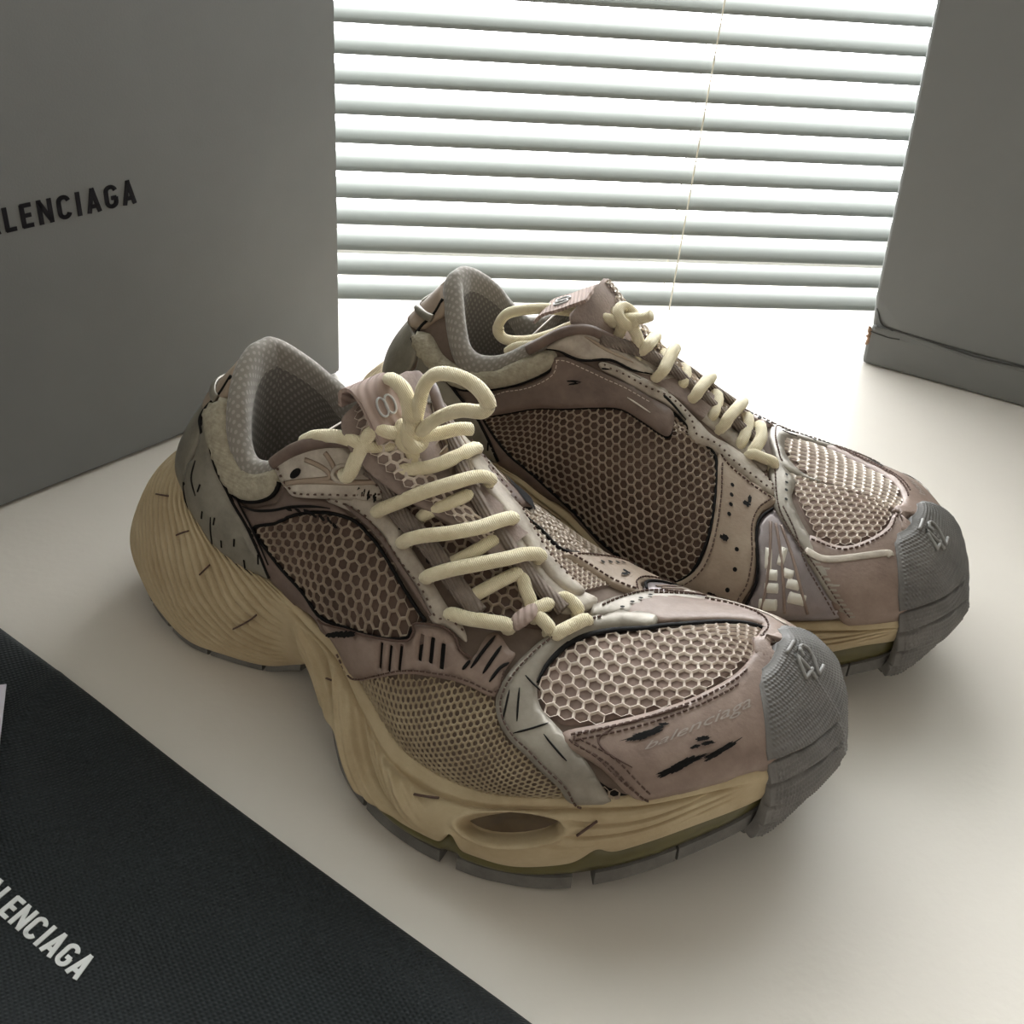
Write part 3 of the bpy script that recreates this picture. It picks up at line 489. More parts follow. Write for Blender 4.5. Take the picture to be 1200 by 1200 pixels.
# stroke lettering, heavy condensed capitals in a box of height 1
def arc(cx,cy,rx,ry,a0,a1,n=10): return [(cx+rx*math.cos(math.radians(a0+(a1-a0)*i/n)),cy+ry*math.sin(math.radians(a0+(a1-a0)*i/n))) for i in range(n+1)]
T_=.085
GLY={'A':(.56,[[(.07,0),(.28,1-.02),(.49,0)],[(.15,.27),(.41,.27)]]),
 'B':(.52,[[(.085,0),(.085,1)],[(.085,.915)]+arc(.24,.73,.16,.185,90,-90)+[(.085,.545)],[(.24,.5)]+arc(.26,.29,.175,.205,90,-90)+[(.085,.085)]]),
 'L':(.44,[[(.085,1),(.085,.085),(.42,.085)]]),
 'E':(.47,[[(.44,.915),(.085,.915),(.085,.085),(.44,.085)],[(.085,.51),(.40,.51)]]),
 'N':(.56,[[(.085,0),(.085,1)],[(.085,.93),(.475,.07)],[(.475,0),(.475,1)]]),
 'C':(.53,[arc(.27,.72,.185,.195,15,180)+arc(.27,.28,.185,.195,180,345)]),
 'I':(.26,[[(.13,0),(.13,1)]]),
 'G':(.55,[arc(.275,.72,.19,.195,15,180)+arc(.275,.28,.19,.195,180,360)+[(.465,.44),(.29,.44)]])}
def lettering(text,h,gap=.07,wide=1.):
    """returns list of (char, verts2d, faces)"""
    x=0;out=[]
    for ch in text:
        w,st=GLY[ch];V=[];F_=[]
        for s in st:
            P=np.array(s,float)
            for i in range(len(P)-1):
                a,b=P[i],P[i+1];d=b-a;l=np.linalg.norm(d)
                if l<1e-6: continue
                d/=l;n=np.array([-d[1],d[0]])*T_
                ea=0 if i==0 else T_*.55;eb=0 if i==len(P)-2 else T_*.55
                if len(P)>6: ea=eb=min(T_*.3,.02)
                a2=a-d*ea;b2=b+d*eb;k=len(V)
                V+=[a2-n,b2-n,b2+n,a2+n];F_.append((k,k+1,k+2,k+3))
        out.append((ch,(np.array(V)*[wide,1]+[x,0])*h,F_));x+=w*wide+gap
    return out,(x-gap)*h
# ---------------------------------------------------------------- setting
def quadbox(name,lo,hi,m,parent=None,loc=(0,0,0),rz=0,bev=0.):
    bm=bmesh.new();bmesh.ops.create_cube(bm,size=1)
    for v in bm.verts: v.co=Vector((lo[i]+(v.co[i]+.5)*(hi[i]-lo[i]) for i in range(3)))
    if bev: bmesh.ops.bevel(bm,geom=list(bm.edges),offset=bev,segments=2,affect='EDGES')
    me=bpy.data.meshes.new(name);bm.to_mesh(me);bm.free();me.materials.append(m)
    o=bpy.data.objects.new(name,me);COLL.objects.link(o);o.location=loc;o.rotation_euler=(0,0,rz)
    if parent:o.parent=parent
    return o
wallm=mat('white_wall',(226,226,222),.9,col2=(220,220,216),ns=6)
tablem=mat('white_laminate',TABLEC,.38,col2=TABLEC2,ns=5,amt=.2,spec=.5,bump=.12,bs=260)
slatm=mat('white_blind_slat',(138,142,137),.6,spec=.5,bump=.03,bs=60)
def add_translucent(m,fac,col):
    nt=m.node_tree;b=nt.nodes['Principled BSDF'];out=nt.nodes['Material Output'];t=nt.nodes.new('ShaderNodeBsdfTranslucent');t.inputs['Color'].default_value=lin(col)
    mx=nt.nodes.new('ShaderNodeMixShader');mx.inputs['Fac'].default_value=fac;nt.links.new(b.outputs[0],mx.inputs[1]);nt.links.new(t.outputs[0],mx.inputs[2]);nt.links.new(mx.outputs[0],out.inputs['Surface'])
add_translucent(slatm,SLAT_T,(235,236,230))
cordm=mat('pale_cord',(214,208,192),.8);framem=mat('white_window_frame',(228,228,226),.4)
pane=bpy.data.materials.new('bright_sky_pane');pane.use_nodes=True
nt=pane.node_tree;nt.nodes.remove(nt.nodes['Principled BSDF']);em=nt.nodes.new('ShaderNodeEmission');em.inputs['Color'].default_value=(.97,.99,1,1);em.inputs['Strength'].default_value=PANE
nt.links.new(em.outputs[0],nt.nodes['Material Output'].inputs['Surface'])
# window wall frame: origin on the blind line
BX,BY=-.1503,.7688;BA=math.atan2(.8398-.7688,.2377+.1503)
BL=Matrix.Translation((BX,BY,0))@Matrix.Rotation(BA,4,'Z')
def wob(name,lo,hi,m,parent=None,bev=0.):
    o=quadbox(name,lo,hi,m,None,(BX,BY,0),BA,bev)
    return o
table=quadbox('table_top',(-1.5,-1.0,-.03),(1.9,.085,0),tablem,None,(BX,BY,0),BA,.004)
tag(table,'white laminate table top under the sneakers, boxes and black bag','table')
WX0,WX1,WZ1=-1.2,1.5,1.15
for nm,lo,hi in (('wall_back',(-2.2,.10,-.8),(WX0,.22,2.0)),('wall_back_right',(WX1,.10,-.8),(2.6,.22,2.0)),('wall_back_top',(WX0,.10,WZ1),(WX1,.22,2.0)),('wall_back_bottom',(WX0,.10,-.8),(WX1,.22,-.03))):
    wob(nm,lo,hi,wallm)['kind']='structure'
if ROOM:
    o=quadbox('wall_right',(2.6,-3.0,-.8),(2.7,.22,2.0),wallm,None,(BX,BY,0),BA);o['kind']='structure'
    o=quadbox('ceiling',(-2.2,-3.0,2.0),(2.6,.22,2.1),wallm,None,(BX,BY,0),BA);o['kind']='structure'
    o=quadbox('wall_left',(-2.3,-3.0,-.8),(-2.2,.22,2.0),wallm,None,(BX,BY,0),BA);o['kind']='structure'
    o=quadbox('floor',(-2.2,-3.0,-.85),(2.6,.22,-.8),mat('grey_floor',(150,146,140),.6),None,(BX,BY,0),BA);o['kind']='structure'
win=empty('window_1',(BX,BY,0),BA);win['kind']='structure'
for nm,lo,hi,m in (('window_frame',(WX0,.10,-.03),(WX1,.15,.02),framem),('window_frame',(WX0,.10,WZ1-.05),(WX1,.15,WZ1),framem),('window_frame',(WX0,.10,.02),(WX0+.05,.15,WZ1-.05),framem),('window_frame',(WX1-.05,.10,.02),(WX1,.15,WZ1-.05),framem),('window_pane',(WX0+.05,.125,.02),(WX1-.05,.13,WZ1-.05),pane)):
    o=quadbox(nm,lo,hi,m,win)
# venetian blind
bl=empty('window_blind',(BX,BY,0),BA);tag(bl,'white horizontal slat venetian blind over the bright window','blind')
NS=56;X0,X1=-1.15,1.45
yy=np.linspace(-1,1,7)
def slat_mesh():
    cs=[]
    for s in yy: cs.append((s*.0112,.0024*(1-s*s)))
    c,s_=math.cos(SLAT_A),math.sin(SLAT_A)
    pts=[(a*c-b*s_,a*s_+b*c) for a,b in cs]
    V=[];nx=2
    for x in (X0,X1):
        for (a,b) in pts: V.append((x,a,b))
        for (a,b) in reversed(pts): V.append((x,a+.0003*s_,b-.0004))
    k=14;F_=[(j,(j+1)%k,k+(j+1)%k,k+j) for j in range(k)]+[tuple(range(k-1,-1,-1)),tuple(range(k,2*k))]
    return np.array(V),F_
V,F_=slat_mesh();proto=None
for i in range(NS):
    if proto is None:
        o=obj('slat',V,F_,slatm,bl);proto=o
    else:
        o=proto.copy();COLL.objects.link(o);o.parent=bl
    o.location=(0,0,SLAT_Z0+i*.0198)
for x in (-.55,.262,.95):
    for dy in (-.0125,.0125):
        V,F_=sweep(np.array([(x,dy,.001),(x,dy,.4),(x,dy,.8),(x,dy,1.12)]),.0006,.0006,6,(0,1,0));obj('ladder_cord',V,F_,cordm,bl)
quadbox('head_rail',(X0,-.014,1.112),(X1,.014,1.14),framem,bl)
# ---------------------------------------------------------------- shoe boxes
boxm=mat('grey_card',BOXC,.55,col2=BOXC2,ns=14,amt=.2,spec=.4,bump=.08,bs=900)
boxd=mat('dark_grey_card',BOXRC,.5,col2=BOXRC2,ns=12,amt=.2,spec=.4,bump=.08,bs=900)
inkm=mat('black_print',(20,18,24),.6,spec=.2)
seamm=mat('shadowed_card_seam',(62,62,60),.7)
brownm=mat('torn_brown_card',(140,112,88),.9)
def face_letters(text,h,parent,m,place,gap=.07,wide=1.,th=.0004,end=None):
    L,tot=lettering(text,h,gap,wide)
    for ch,V2,F_ in L:
        Vt=[place(x-tot,y,th) for x,y in V2];n=len(Vt);Vb=[place(x-tot,y,-.0002) for x,y in V2]
        FF=[f for f in F_]+[(f[(i+1)%4],f[i],n+f[i],n+f[(i+1)%4]) for f in F_ for i in range(4)]
        obj('letter',Vt+Vb,FF,m,parent,smooth=False)
a0=np.array((-.277,.4587));a1=np.array((-.1261,.6473));dv=(a1-a0)/np.linalg.norm(a1-a0);ang=math.atan2(dv[1],dv[0])
lb=empty('shoe_box',(a1[0],a1[1],0),ang);tag(lb,'large grey shoe box standing at left with black BALENCIAGA print','box','grey shoe boxes')
bm=bmesh.new();bmesh.ops.create_cube(bm,size=1)
for v in bm.verts: v.co=Vector((-.42+(v.co.x+.5)*.42,(v.co.y+.5)*.13,.001+(v.co.z+.5)*.31))
bmesh.ops.bevel(bm,geom=list(bm.edges),offset=.0022,segments=3,affect='EDGES')
me=bpy.data.meshes.new('box_body');bm.to_mesh(me);bm.free();me.materials.append(boxm);o=bpy.data.objects.new('box_body',me);COLL.objects.link(o);o.parent=lb
lid=obj('lid_seam',*sweep(np.array([(-.41,-.0003,.300),(-.2,-.0003,.300),(-.006,-.0003,.300)]),.0004,.0004,6),inkm,lb)
# text: end of the word and its slant come from the print itself
face_letters('BALENCIAGA',TXT_H,lb,inkm,lambda x,y,t:(TXT_X+x,-t,TXT_Z+y),gap=.20,wide=1.12)
b0=np.array((.2545,.7435));b1=np.array((.3618,.6975));dv=(b1-b0)/np.linalg.norm(b1-b0);ang=math.atan2(dv[1],dv[0])
rb=empty('shoe_box',(b0[0],b0[1],0),ang);tag(rb,'dark grey shoe box at right with crushed torn lower corner','box','grey shoe boxes')
SHX=-.085
def shear(v): return (v[0]+SHX*v[2],v[1]+.02*v[2],v[2])
def rbox(name,lo,hi,m,bev,parent,jit=None):
    bm=bmesh.new();bmesh.ops.create_cube(bm,size=1)
    for v in bm.verts: v.co=Vector(tuple(lo[i]+(v.co[i]+.5)*(hi[i]-lo[i]) for i in range(3)))
    bmesh.ops.subdivide_edges(bm,edges=list(bm.edges),cuts=11,use_grid_fill=True)
    if jit:
        for v in bm.verts: v.co=jit(v.co)
    for v in bm.verts: v.co=Vector(shear(v.co))
    me=bpy.data.meshes.new(name);bm.to_mesh(me);bm.free();me.materials.append(m);o=bpy.data.objects.new(name,me);COLL.objects.link(o);o.parent=parent
    md=o.modifiers.new('bevel','BEVEL');md.width=bev;md.segments=2;md.limit_method='ANGLE';md.angle_limit=math.radians(50)
    return o
def crush(c):
    c=c.copy()
    if c.z>.012: pass
    e=math.exp(-((c.x+.004)**2)/(.010**2))*math.exp(-((c.z-.030)**2)/(.010**2))
    c.x+=.0018*e;c.y+=.0022*e
    return c
rbox('box_body',(-.0010,.0008,.029),(.30,.092,.33),boxd,.002,rb,crush)
rbox('box_lid',(-.0014,-.0004,.0005),(.3012,.0936,.0305),boxd,.0028,rb,lambda c:Vector((c.x+(.0022*math.exp(-((c.z-.031)/.008)**2) if c.x<.03 else 0),c.y+(.0012*math.sin(c.x*60) if c.z>.028 and c.y<.01 else 0),c.z+(.0015*math.sin(c.x*45+1) if c.z>.028 else 0))))
obj('lid_seam',*sweep(np.array([shear((x,-.0004+.0012*math.sin(x*60),.0302+.0014*math.sin(x*45+1))) for x in np.linspace(.004,.298,30)]),.0007,.0007,6),seamm,rb)
obj('fold_line',*sweep(densify(np.array([shear(v_) for v_ in ((.0012,.0018,.044),(.0032,.0016,.0405),(.0052,.0014,.036),(.0085,.0006,.0325),(.016,.0000,.0312))]),5,False),.0006,.0006,6),seamm,rb)
obj('fold_line',*sweep(densify(np.array([shear(v_) for v_ in ((.0005,-.0012,.0268),(.006,-.0010,.0262),(.014,-.0008,.0254),(.022,-.0006,.0262))]),5,False),.0004,.0004,6),seamm,rb)
r=np.random.default_rng(3);L_=[]
for k in range(7):
    z=.017+.013*k/7;w=.0012+.0008*r.random();ring=np.array([shear((-.0002+.0005*r.standard_normal(),.0004+.0004*r.standard_normal(),z+t_*w)) for t_ in np.linspace(-1,1,5)])
    L_.append(sweep(ring,.0011,.0009,5,(0,1,0)))
obj('torn_corner',*join(L_),brownm,rb,smooth=False)
# ---------------------------------------------------------------- dust bag
bagm=mat('black_woven_nylon',(25,32,35),.7,col2=(19,24,27),ns=20,amt=.4,spec=.3,bump=.45,bs=260,kind='weave',sheen=.08,rot=math.radians(10))
g0=np.array((-.236,.3675));g4=np.array((.0236,.2008));u=(g4-g0)/np.linalg.norm(g4-g0);v=np.array((u[1],-u[0]))   # v points away from the edge, towards the viewer's left
if v[1]>0: v=-v
edge_px=[(-.285,.399),(-.236,.3675),(-.1822,.3331),(-.1174,.2896),(-.0397,.2403),(.0236,.2008),(.10,.1505)]
bag=empty('dust_bag',(g0[0],g0[1],0));tag(bag,'black woven dust bag lying flat at lower left with white print','bag')
nu,nvv=150,90
E_=spl(edge_px,np.linspace(0,6,nu));depth=np.concatenate([[0,.0008,.002,.0035,.006],np.linspace(.009,.34,nvv-5)])
Vb=np.zeros((nu,nvv,3))
rnd=np.random.default_rng(2)
for j,dp in enumerate(depth):
    for i in range(nu):
        s=i/nu;x,y=E_[i]+v*dp
        z=.0035*min(1,(dp/.004))**.5
        z+=.0026*math.exp(-((dp-.018)/.012)**2)*(.6+.4*math.sin(s*17))
        z+=.0014*math.sin(dp*70+s*9)*math.exp(-dp*4)*min(1,dp/.02)+.0010*math.sin(dp*34-s*22)*min(1,dp/.03)
        a=(s-.333)*1.0;z+=.0022*math.exp(-((a+.04-dp*.9)/.012)**2)*math.exp(-((dp-.018)/.022)**2)
        Vb[i,j]=(x-g0[0],y-g0[1],max(z,.0008)+.0006)
Vl=Vb.copy();Vl[...,2]=.0004
K=nu*nvv;F_=grid(nu,nvv);F_=[tuple(reversed(f)) for f in F_]
for i in range(nu-1): F_+=[(i*nvv,(i+1)*nvv,K+(i+1)*nvv,K+i*nvv),((i+1)*nvv+nvv-1,i*nvv+nvv-1,K+i*nvv+nvv-1,K+(i+1)*nvv+nvv-1)]
F_+=[tuple(K+i for i in f[::-1]) for f in grid(nu,nvv)]
body=obj('bag_cloth',np.concatenate([Vb.reshape(-1,3),Vl.reshape(-1,3)]),F_,bagm,bag)
n=0
me=body.data
bmx=bmesh.new();bmx.from_mesh(me);bmesh.ops.recalc_face_normals(bmx,faces=bmx.faces);bmx.to_mesh(me);bmx.free()
tree=BVHTree.FromPolygons([Vector(p) for p in Vb.reshape(-1,3)],grid(nu,nvv))
whitem=mat('white_print',(228,230,230),.6)
# print runs along the hem direction
tx=np.array((.0351,-.0212));tx/=np.linalg.norm(tx);ty=np.array((-tx[1],tx[0]))
if ty[1]<0: ty=-ty
te=np.array(BAGT)
def bplace(x,y,t):
    pt=te+tx*x+ty*y-g0
    h=tree.ray_cast(Vector((pt[0],pt[1],.05)),Vector((0,0,-1)))[0]
    return (pt[0],pt[1],(h.z if h else .004)+t)
face_letters('BALENCIAGA',BAGH,bag,whitem,bplace,gap=.11,wide=1.25,th=.0004)
# ---------------------------------------------------------------- paper leaflets on the bag
paperm=mat('lilac_white_paper',(206,202,212),.7)
c0=np.array((-.2125,.3252));dd=np.array((.2125-.2013,.294-.3252));
for k,(ox,oy,rz,z,lab) in enumerate(((.0,.0,0.,.0085,'upper pale paper leaflet lying on the black bag at the left edge'),(.0012,-.004,-.03,.0075,'lower pale paper leaflet under another on the black bag'))):
    an=math.atan2(-.0312,.0112)+rz
    o=quadbox('paper_leaflet',(-.0,-.075,0),(.11,0,.0007),paperm,None,(c0[0]+ox,c0[1]+oy,z),an);tag(o,lab,'leaflet','paper leaflets on the bag')
# ---------------------------------------------------------------- the sneaker
def ragged(P,k,seed):
    r=np.random.default_rng(seed);D2=densify(P,k,True,smooth=False);c=D2.mean(0);return c+(D2-c)*(1+.35*(r.random((len(D2),1))-.5))
def decals(name,polys,m,parent,off=.0022,surf=surf_upper):
    L=[]
    for pl in polys:
        pl=np.asarray(pl,float);P,N=surf(np.concatenate([pl.mean(0)[None],pl]));P=P+N*off
        n=len(pl);L.append((P,[(0,1+i,1+(i+1)%n) for i in range(n)]))
    V,F_=join(L);o=obj(name,V,F_,m,parent,smooth=False)
    o['kind']='stuff';return o
def strokes(name,lines,m,parent,off,r):
    L=[]
    for l in lines:
        P,N=spath(l,off,6);L.append(sweep(P,np.interp(np.linspace(0,1,len(P)),[0,.2,.8,1],[.4*r,r,r,.4*r]),.0003,6,N))
    V,F_=join(L);o=obj(name,V,F_,m,parent);o['kind']='stuff';return o
def slotpoly(p,q,w,h,ang):
    c,s=math.cos(ang),math.sin(ang);da=np.linalg.norm(upper(p+.05,q)-upper(p-.05,q))/.1;db=np.linalg.norm(upper(p,q+.01)-upper(p,q-.01))/.02
    pts=[]
    for x,y in [(-w,-h),(-w*.6,-h*1.12),(w*.6,-h*1.12),(w,-h),(w,h),(w*.6,h*1.12),(-w*.6,h*1.12),(-w,h)]:
        X=x*c-y*s;Y=x*s+y*c;pts.append((p+X/da,q+Y/db))
    return pts
def lace(name,pts,parent,r=.0033,flat=.85,nd=8,m=None,up=(0,0,1)):
    P=densify(np.asarray(pts,float),nd,False)
    V,F_=sweep(P,r,r*flat,10,up);return obj(name,V,F_,m or MT['lace'],parent)
def onsurf(pq,h,dip=True):
    pq=np.asarray(pq,float);h=np.broadcast_to(h,(len(pq),)).astype(float)
    P,N=surf_upper(pq);Q=P+N*h[:,None]
    if dip:
        Q=np.concatenate([(P[0]-N[0]*.002)[None]+(Q[0]-Q[1])[None]*.10,Q,(P[-1]-N[-1]*.002)[None]+(Q[-1]-Q[-2])[None]*.10])
    return Q
def capsurf(sv,t):
    """toe cap: sv -1..1 lateral edge to medial edge, t 0 top .. 1 under the toe"""
    amax=np.where(sv<0,np.interp(t,[0,.35,.6,.8,1],[2.14,2.14,1.98,1.95,2.05]),np.interp(t,[0,.3,.6,.8,1],[2.5,2.5,2.3,2.2,2.2]))
    a=sv*amax;p=np.abs(a);s=np.where(a<=0,-1.,1.)
    q0=.07+np.where(sv<0,.19,.23)*np.abs(sv)**1.3
    q=np.clip(q0+(1-q0)*t/.6,0.02,1)*s
    up=np.array([0,0,1.]);lat=(s<0)[...,None]
    b=np.where(lat,spl(LAT_B,p),spl(MED_B,p));S=np.where(lat,spl(LAT_S,p),spl(MED_S,p))
    oL=outward(LAT_S,-1);oL[0]=(1,0,0);oM=outward(MED_S,1);oM[0]=(1,0,0)
    o=np.where(lat,spl(oL,p),spl(oM,p));o/=np.linalg.norm(o,axis=-1)[...,None]
    qa=lambda f:(q0+(1-q0)*f)*s
    K=[upper(p,qa(0.)),upper(p,qa(.3)),upper(p,qa(.6)),upper(p,qa(.85)),b*.75+S*.25+o*.0035,b*.40+S*.60+o*.0040,S+o*.0020+up*.002,S-o*.004-up*.0005]
    K=np.stack(K,0);x=np.clip(t,0,1-1e-9)*(len(K)-1);i=x.astype(int);f=(x-i)[...,None];n_=len(K)-1
    g=lambda k:np.take_along_axis(K,np.broadcast_to(np.clip(k,0,n_)[None,...,None],(1,)+K.shape[1:]),0)[0]
    A_,B_,C_,D_=g(i-1),g(i),g(i+1),g(i+2);A_=np.where((i==0)[...,None],2*B_-C_,A_);D_=np.where((i>=n_-1)[...,None],2*C_-B_,D_)
    P=.5*((2*B_)+(C_-A_)*f+(2*A_-5*B_+4*C_-D_)*f*f+(3*B_-A_-3*C_+D_)*f**3)
    for _ in range(10): P[1:-1]=.25*P[:-2]+.5*P[1:-1]+.25*P[2:]
    n=np.cross(np.gradient(P,axis=0),np.gradient(P,axis=1));n/=np.linalg.norm(n,axis=-1)[...,None]+1e-12
    n*=np.sign((n*(P-np.array([.275,.02,.035]))).sum(-1))[...,None]
    for _ in range(12):
        n[1:-1]=.25*n[:-2]+.5*n[1:-1]+.25*n[2:];n[:,1:-1]=.25*n[:,:-2]+.5*n[:,1:-1]+.25*n[:,2:]
    n/=np.linalg.norm(n,axis=-1)[...,None]
    return P,n
def build_sneaker(par,mir,label):
    global MIR
    MIR=mir
    root=empty('sneaker',(par[0],par[1],0),par[2]);tag(root,label,'sneaker','pair of chunky worn sneakers')
    A=lambda n:np.array(D[n],float)
    # ---- upper shell
    p=np.linspace(0,21,260);q=np.concatenate([np.linspace(-1,0,46),np.linspace(0,1,46)[1:]])
    Pq,Qq=np.meshgrid(p,q,indexing='ij')
    qa=np.linspace(-1,0,46);A1,B1=np.meshgrid(p,qa,indexing='ij');A2,B2=np.meshgrid(p,np.linspace(1e-5,1,46),indexing='ij')
    V,F_=join([(upper(A1,B1).reshape(-1,3),grid(len(p),46)),(upper(A2,B2).reshape(-1,3),grid(len(p),46))])
    obj('upper_shell',V,F_,MT['shell'],root)
    # ---- honeycomb windows
    lat=A('lat_hex');med=A('med_hex');toe=A('toe_hex')
    def window(poly,net,back,cell,ang=0.,ratio=.76,h=.0012):
        b=panel('mesh_backing',poly,MT[back],root,off=.0001,thick=.0003)
        n=hexnet('honeycomb_mesh',poly,MT[net],b,cell=cell,ratio=ratio,off=.0004,h=h,ang=ang)
    window(lat,'netb','brown',.0050,.2,.78)
    window(med,'netb','brown',.0043,.1,.76)
    if not mir:
        window(toe,'netw','pinkback',.0045,.1,.78)
    else:
        toe[:,1]=np.minimum(toe[:,1],-.03);window(toe,'netw','pinkback',.0052,.1)
        toeL=np.array([(5.3,-.02),(4.5,-.03),(3.6,-.03),(2.8,-.03),(2.25,-.03),(2.317,.124),(2.716,.232),(3.255,.335),(3.874,.394),(4.334,.381),(4.653,.321),(4.933,.225)])
        window(toeL,'netw','pinkback',.0043,.1,.78)
    fab=A('fabric')
    hexnet('side_mesh',fab,MT['nets'],root,cell=.0026,ratio=.62,off=.0002,h=.0007,ang=.5)
    if mir: hexnet('side_mesh',[(9.3,.29),(8.6,.17),(7.9,.12),(7.2,.2),(7.1,.3),(7.4,.3),(7.6,.2),(8.4,.2),(9.2,.2),(9.2,.28)],MT['netw'],root,cell=.0026,ratio=.62,off=.0002,h=.0007)
    window(np.array([(11.6,-.2),(11.0,-.27),(9.5,-.28),(8.2,-.30),(7.2,-.24),(6.6,-.16),(7.6,-.06),(9.2,0),(10.6,.05),(11.6,.05)]),'netb','brown',.0048,.3)
    # ---- overlays, lateral
    quarter=A('quarter');
    panel('quarter_overlay',quarter,MT['mauved'],root,off=.0004,thick=.0018,holes=[lat])
    piping('dark_edge',lat,MT['black'],root,off=.0014,r=.0008)
    lad=A('ladder');slots=[slotpoly(a,b,.0011,.0040,-.42) for a,b in D['slots']]
    panel('ladder_overlay',lad,MT['mauve'],root,off=.0014,thick=.0015,holes=[np.array(s) for s in slots],smooth=True,nd=3)
    decals('slot_shade_decal',slots,MT['black'],root,off=.0012)  # black decals: shade of the slot recesses put in as colour
    piping('dark_edge',[ (a,b) for a,b in lad[:10]],MT['stitch'],root,off=.003,r=.0005,closed=False)
    flank=A('flank');fo=flank.copy()
    panel('eyestay_band',flank,MT['silver'],root,off=.0014,thick=.0018)
    wing=A('wing');wing[:,1]=np.minimum(wing[:,1],-.004)
    panel('eyestay_wing',wing,MT['silver'],root,off=.0018,thick=.0020)
    for nm in ('chev1','chev2','wingline'):
        P,N=spath(A(nm),.0040,8);V,F_=sweep(P,.0011,.0004,6,N);obj('wing_groove',V,F_,MT['tan'],root)
    P,N=spath([(14.7,-.02),(14.2,-.02),(13.7,-.01),(13.3,-.01),(12.9,-.02),(12.5,-.06),(12.2,-.12)],.003,8);V,F_=sweep(P,.0029,.0029,10,N);obj('collar_binding',V,F_,MT['mauved'],root)
    P,N=spath([(14.0,.03),(13.5,.02),(13.0,.01),(12.5,.015),(12.1,.035),(11.7,.05)],.003,8);V,F_=sweep(P,.0027,.0027,10,N);obj('collar_binding',V,F_,MT['mauved'],root)
    decals('eyelet_hole',[disc(D['hole'][0][0],D['hole'][0][1],.0026,14)],MT['black'],root,off=.0041)
    P,N=surf_upper(disc(D['eyelet'][0][0],D['eyelet'][0][1],.0038,16));V,F_=sweep(np.concatenate([P+N*.004,P[:2]+N[:2]*.004]),.0010,.0008,8,N[0],cap=False);obj('eyelet_ring',V,F_,MT['silver'],root)
    # grey vamp band
    band=A('band2')
    if mir: band[:,1]=np.minimum(band[:,1],-.03)
    panel('vamp_band',band,MT['silverg'],root,off=.0008,thick=.0022)
    tov=np.array([(5.49,-.58),(5.40,-.545),(4.89,-.50),(4.04,-.425),(3.32,-.36),(2.59,-.25),(2.0,-.09),(1.75,.06),(1.0,.10),(.9,-.3),(.9,-.7),(1.2,-.97),(1.93,-.97),(2.49,-.96),(3.12,-1.0),(3.7,-.98),(3.95,-.98),(4.68,-.715),(5.36,-.62)])
    panel('toe_overlay',tov,MT['mauve'],root,off=.0012,thick=.0020)
    tri=A('tri');window(tri,'netb','black',.004)
    rim=[(6.36,-.40),(6.28,-.31),(5.95,-.195),(5.29,-.09),(4.3,.0),(3.4,.145),(2.86,.21),(2.45,.245)]
    if not mir:
        P,N=spath(rim,.0016,8);V,F_=sweep(P,np.interp(np.linspace(0,1,len(P)),[0,.2,.7,1],[.0004,.0013,.0013,.0006]),.0008,8,N);obj('dark_edge',V,F_,MT['black'],root)
        panel('toe_band',[(5.55,-.02),(5.0,.01),(4.3,.04),(3.4,.18),(2.86,.25),(2.45,.29),(2.3,.40),(3,.47),(4,.47),(4.8,.40),(5.5,.25),(5.75,.10)],MT['mauve'],root,off=.0008,thick=.0018)
    panel('toe_bridge',[(2.0,-.14),(1.5,-.2),(.8,-.2),(.8,.28),(1.5,.28),(2.2,.26),(2.2,.2),(1.9,.05)],MT['mauve'],root,off=.0010,thick=.0022)
    # ---- overlays, medial
    mq=A('m_quarter');panel('quarter_overlay',mq,MT['mauved'],root,off=.0014,thick=.0018)
    piping('dark_edge',med,MT['black'],root,off=.0012,r=.0008)
    panel('quarter_strip',A('m_strip'),MT['mauved'],root,off=.0006,thick=.0014)
    panel('front_overlay',A('m_front'),MT['tan'],root,off=.0012,thick=.0016)
    ribs=A('m_ribs');panel('rib_panel',ribs,MT['lilac'],root,off=.0008,thick=.0014)
    piping('dark_edge',ribs[:6],MT['black'],root,off=.0022,r=.0007,closed=False)
    for i,(a,b) in enumerate(D['m_slots']):
        w,h=[(.0016,.0045),(.0016,.0042),(.0026,.0022),(.0024,.0020),(.0032,.0020),(.0030,.0020),(.0042,.0022),(.0040,.0021)][i]
        panel('panel_window',slotpoly(a,b,w,h,-.15 if i%2 else .1),MT['white'],root,off=.0020,thick=.0008,nd=2,step=.002)
    for dx in (-.28,.0,.26):
        P,N=spath([(5.55+dx*.5,.36),(5.35+dx,.52),(5.2+dx*1.5,.70),(5.1+dx*2,.86)],.0024,8);V,F_=sweep(P,.0007,.0005,6,N);obj('rib_line',V,F_,MT['mauve'],root)
    vb=A('m_vband2');panel('vamp_band',vb,MT['silverg'],root,off=.0010,thick=.0018)
    mto=np.array([(4.8,.385),(3.87,.412),(3.18,.342),(2.63,.238),(2.1,.09),(1.2,.10),(1.0,.4),(1.0,.8),(1.5,.98),(2.3,1.0),(2.9,1.0),(3.5,1.0),(4.264,.655)]);panel('toe_overlay',mto,MT['mauve'],root,off=.0010,thick=.0018)
    P,N=spath(D['m_ghost'],.0030,8);V,F_=sweep(P,.0018,.0003,8,N);obj('silver_flash',V,F_,MT['silver'],root)
    mb=A('m_band')
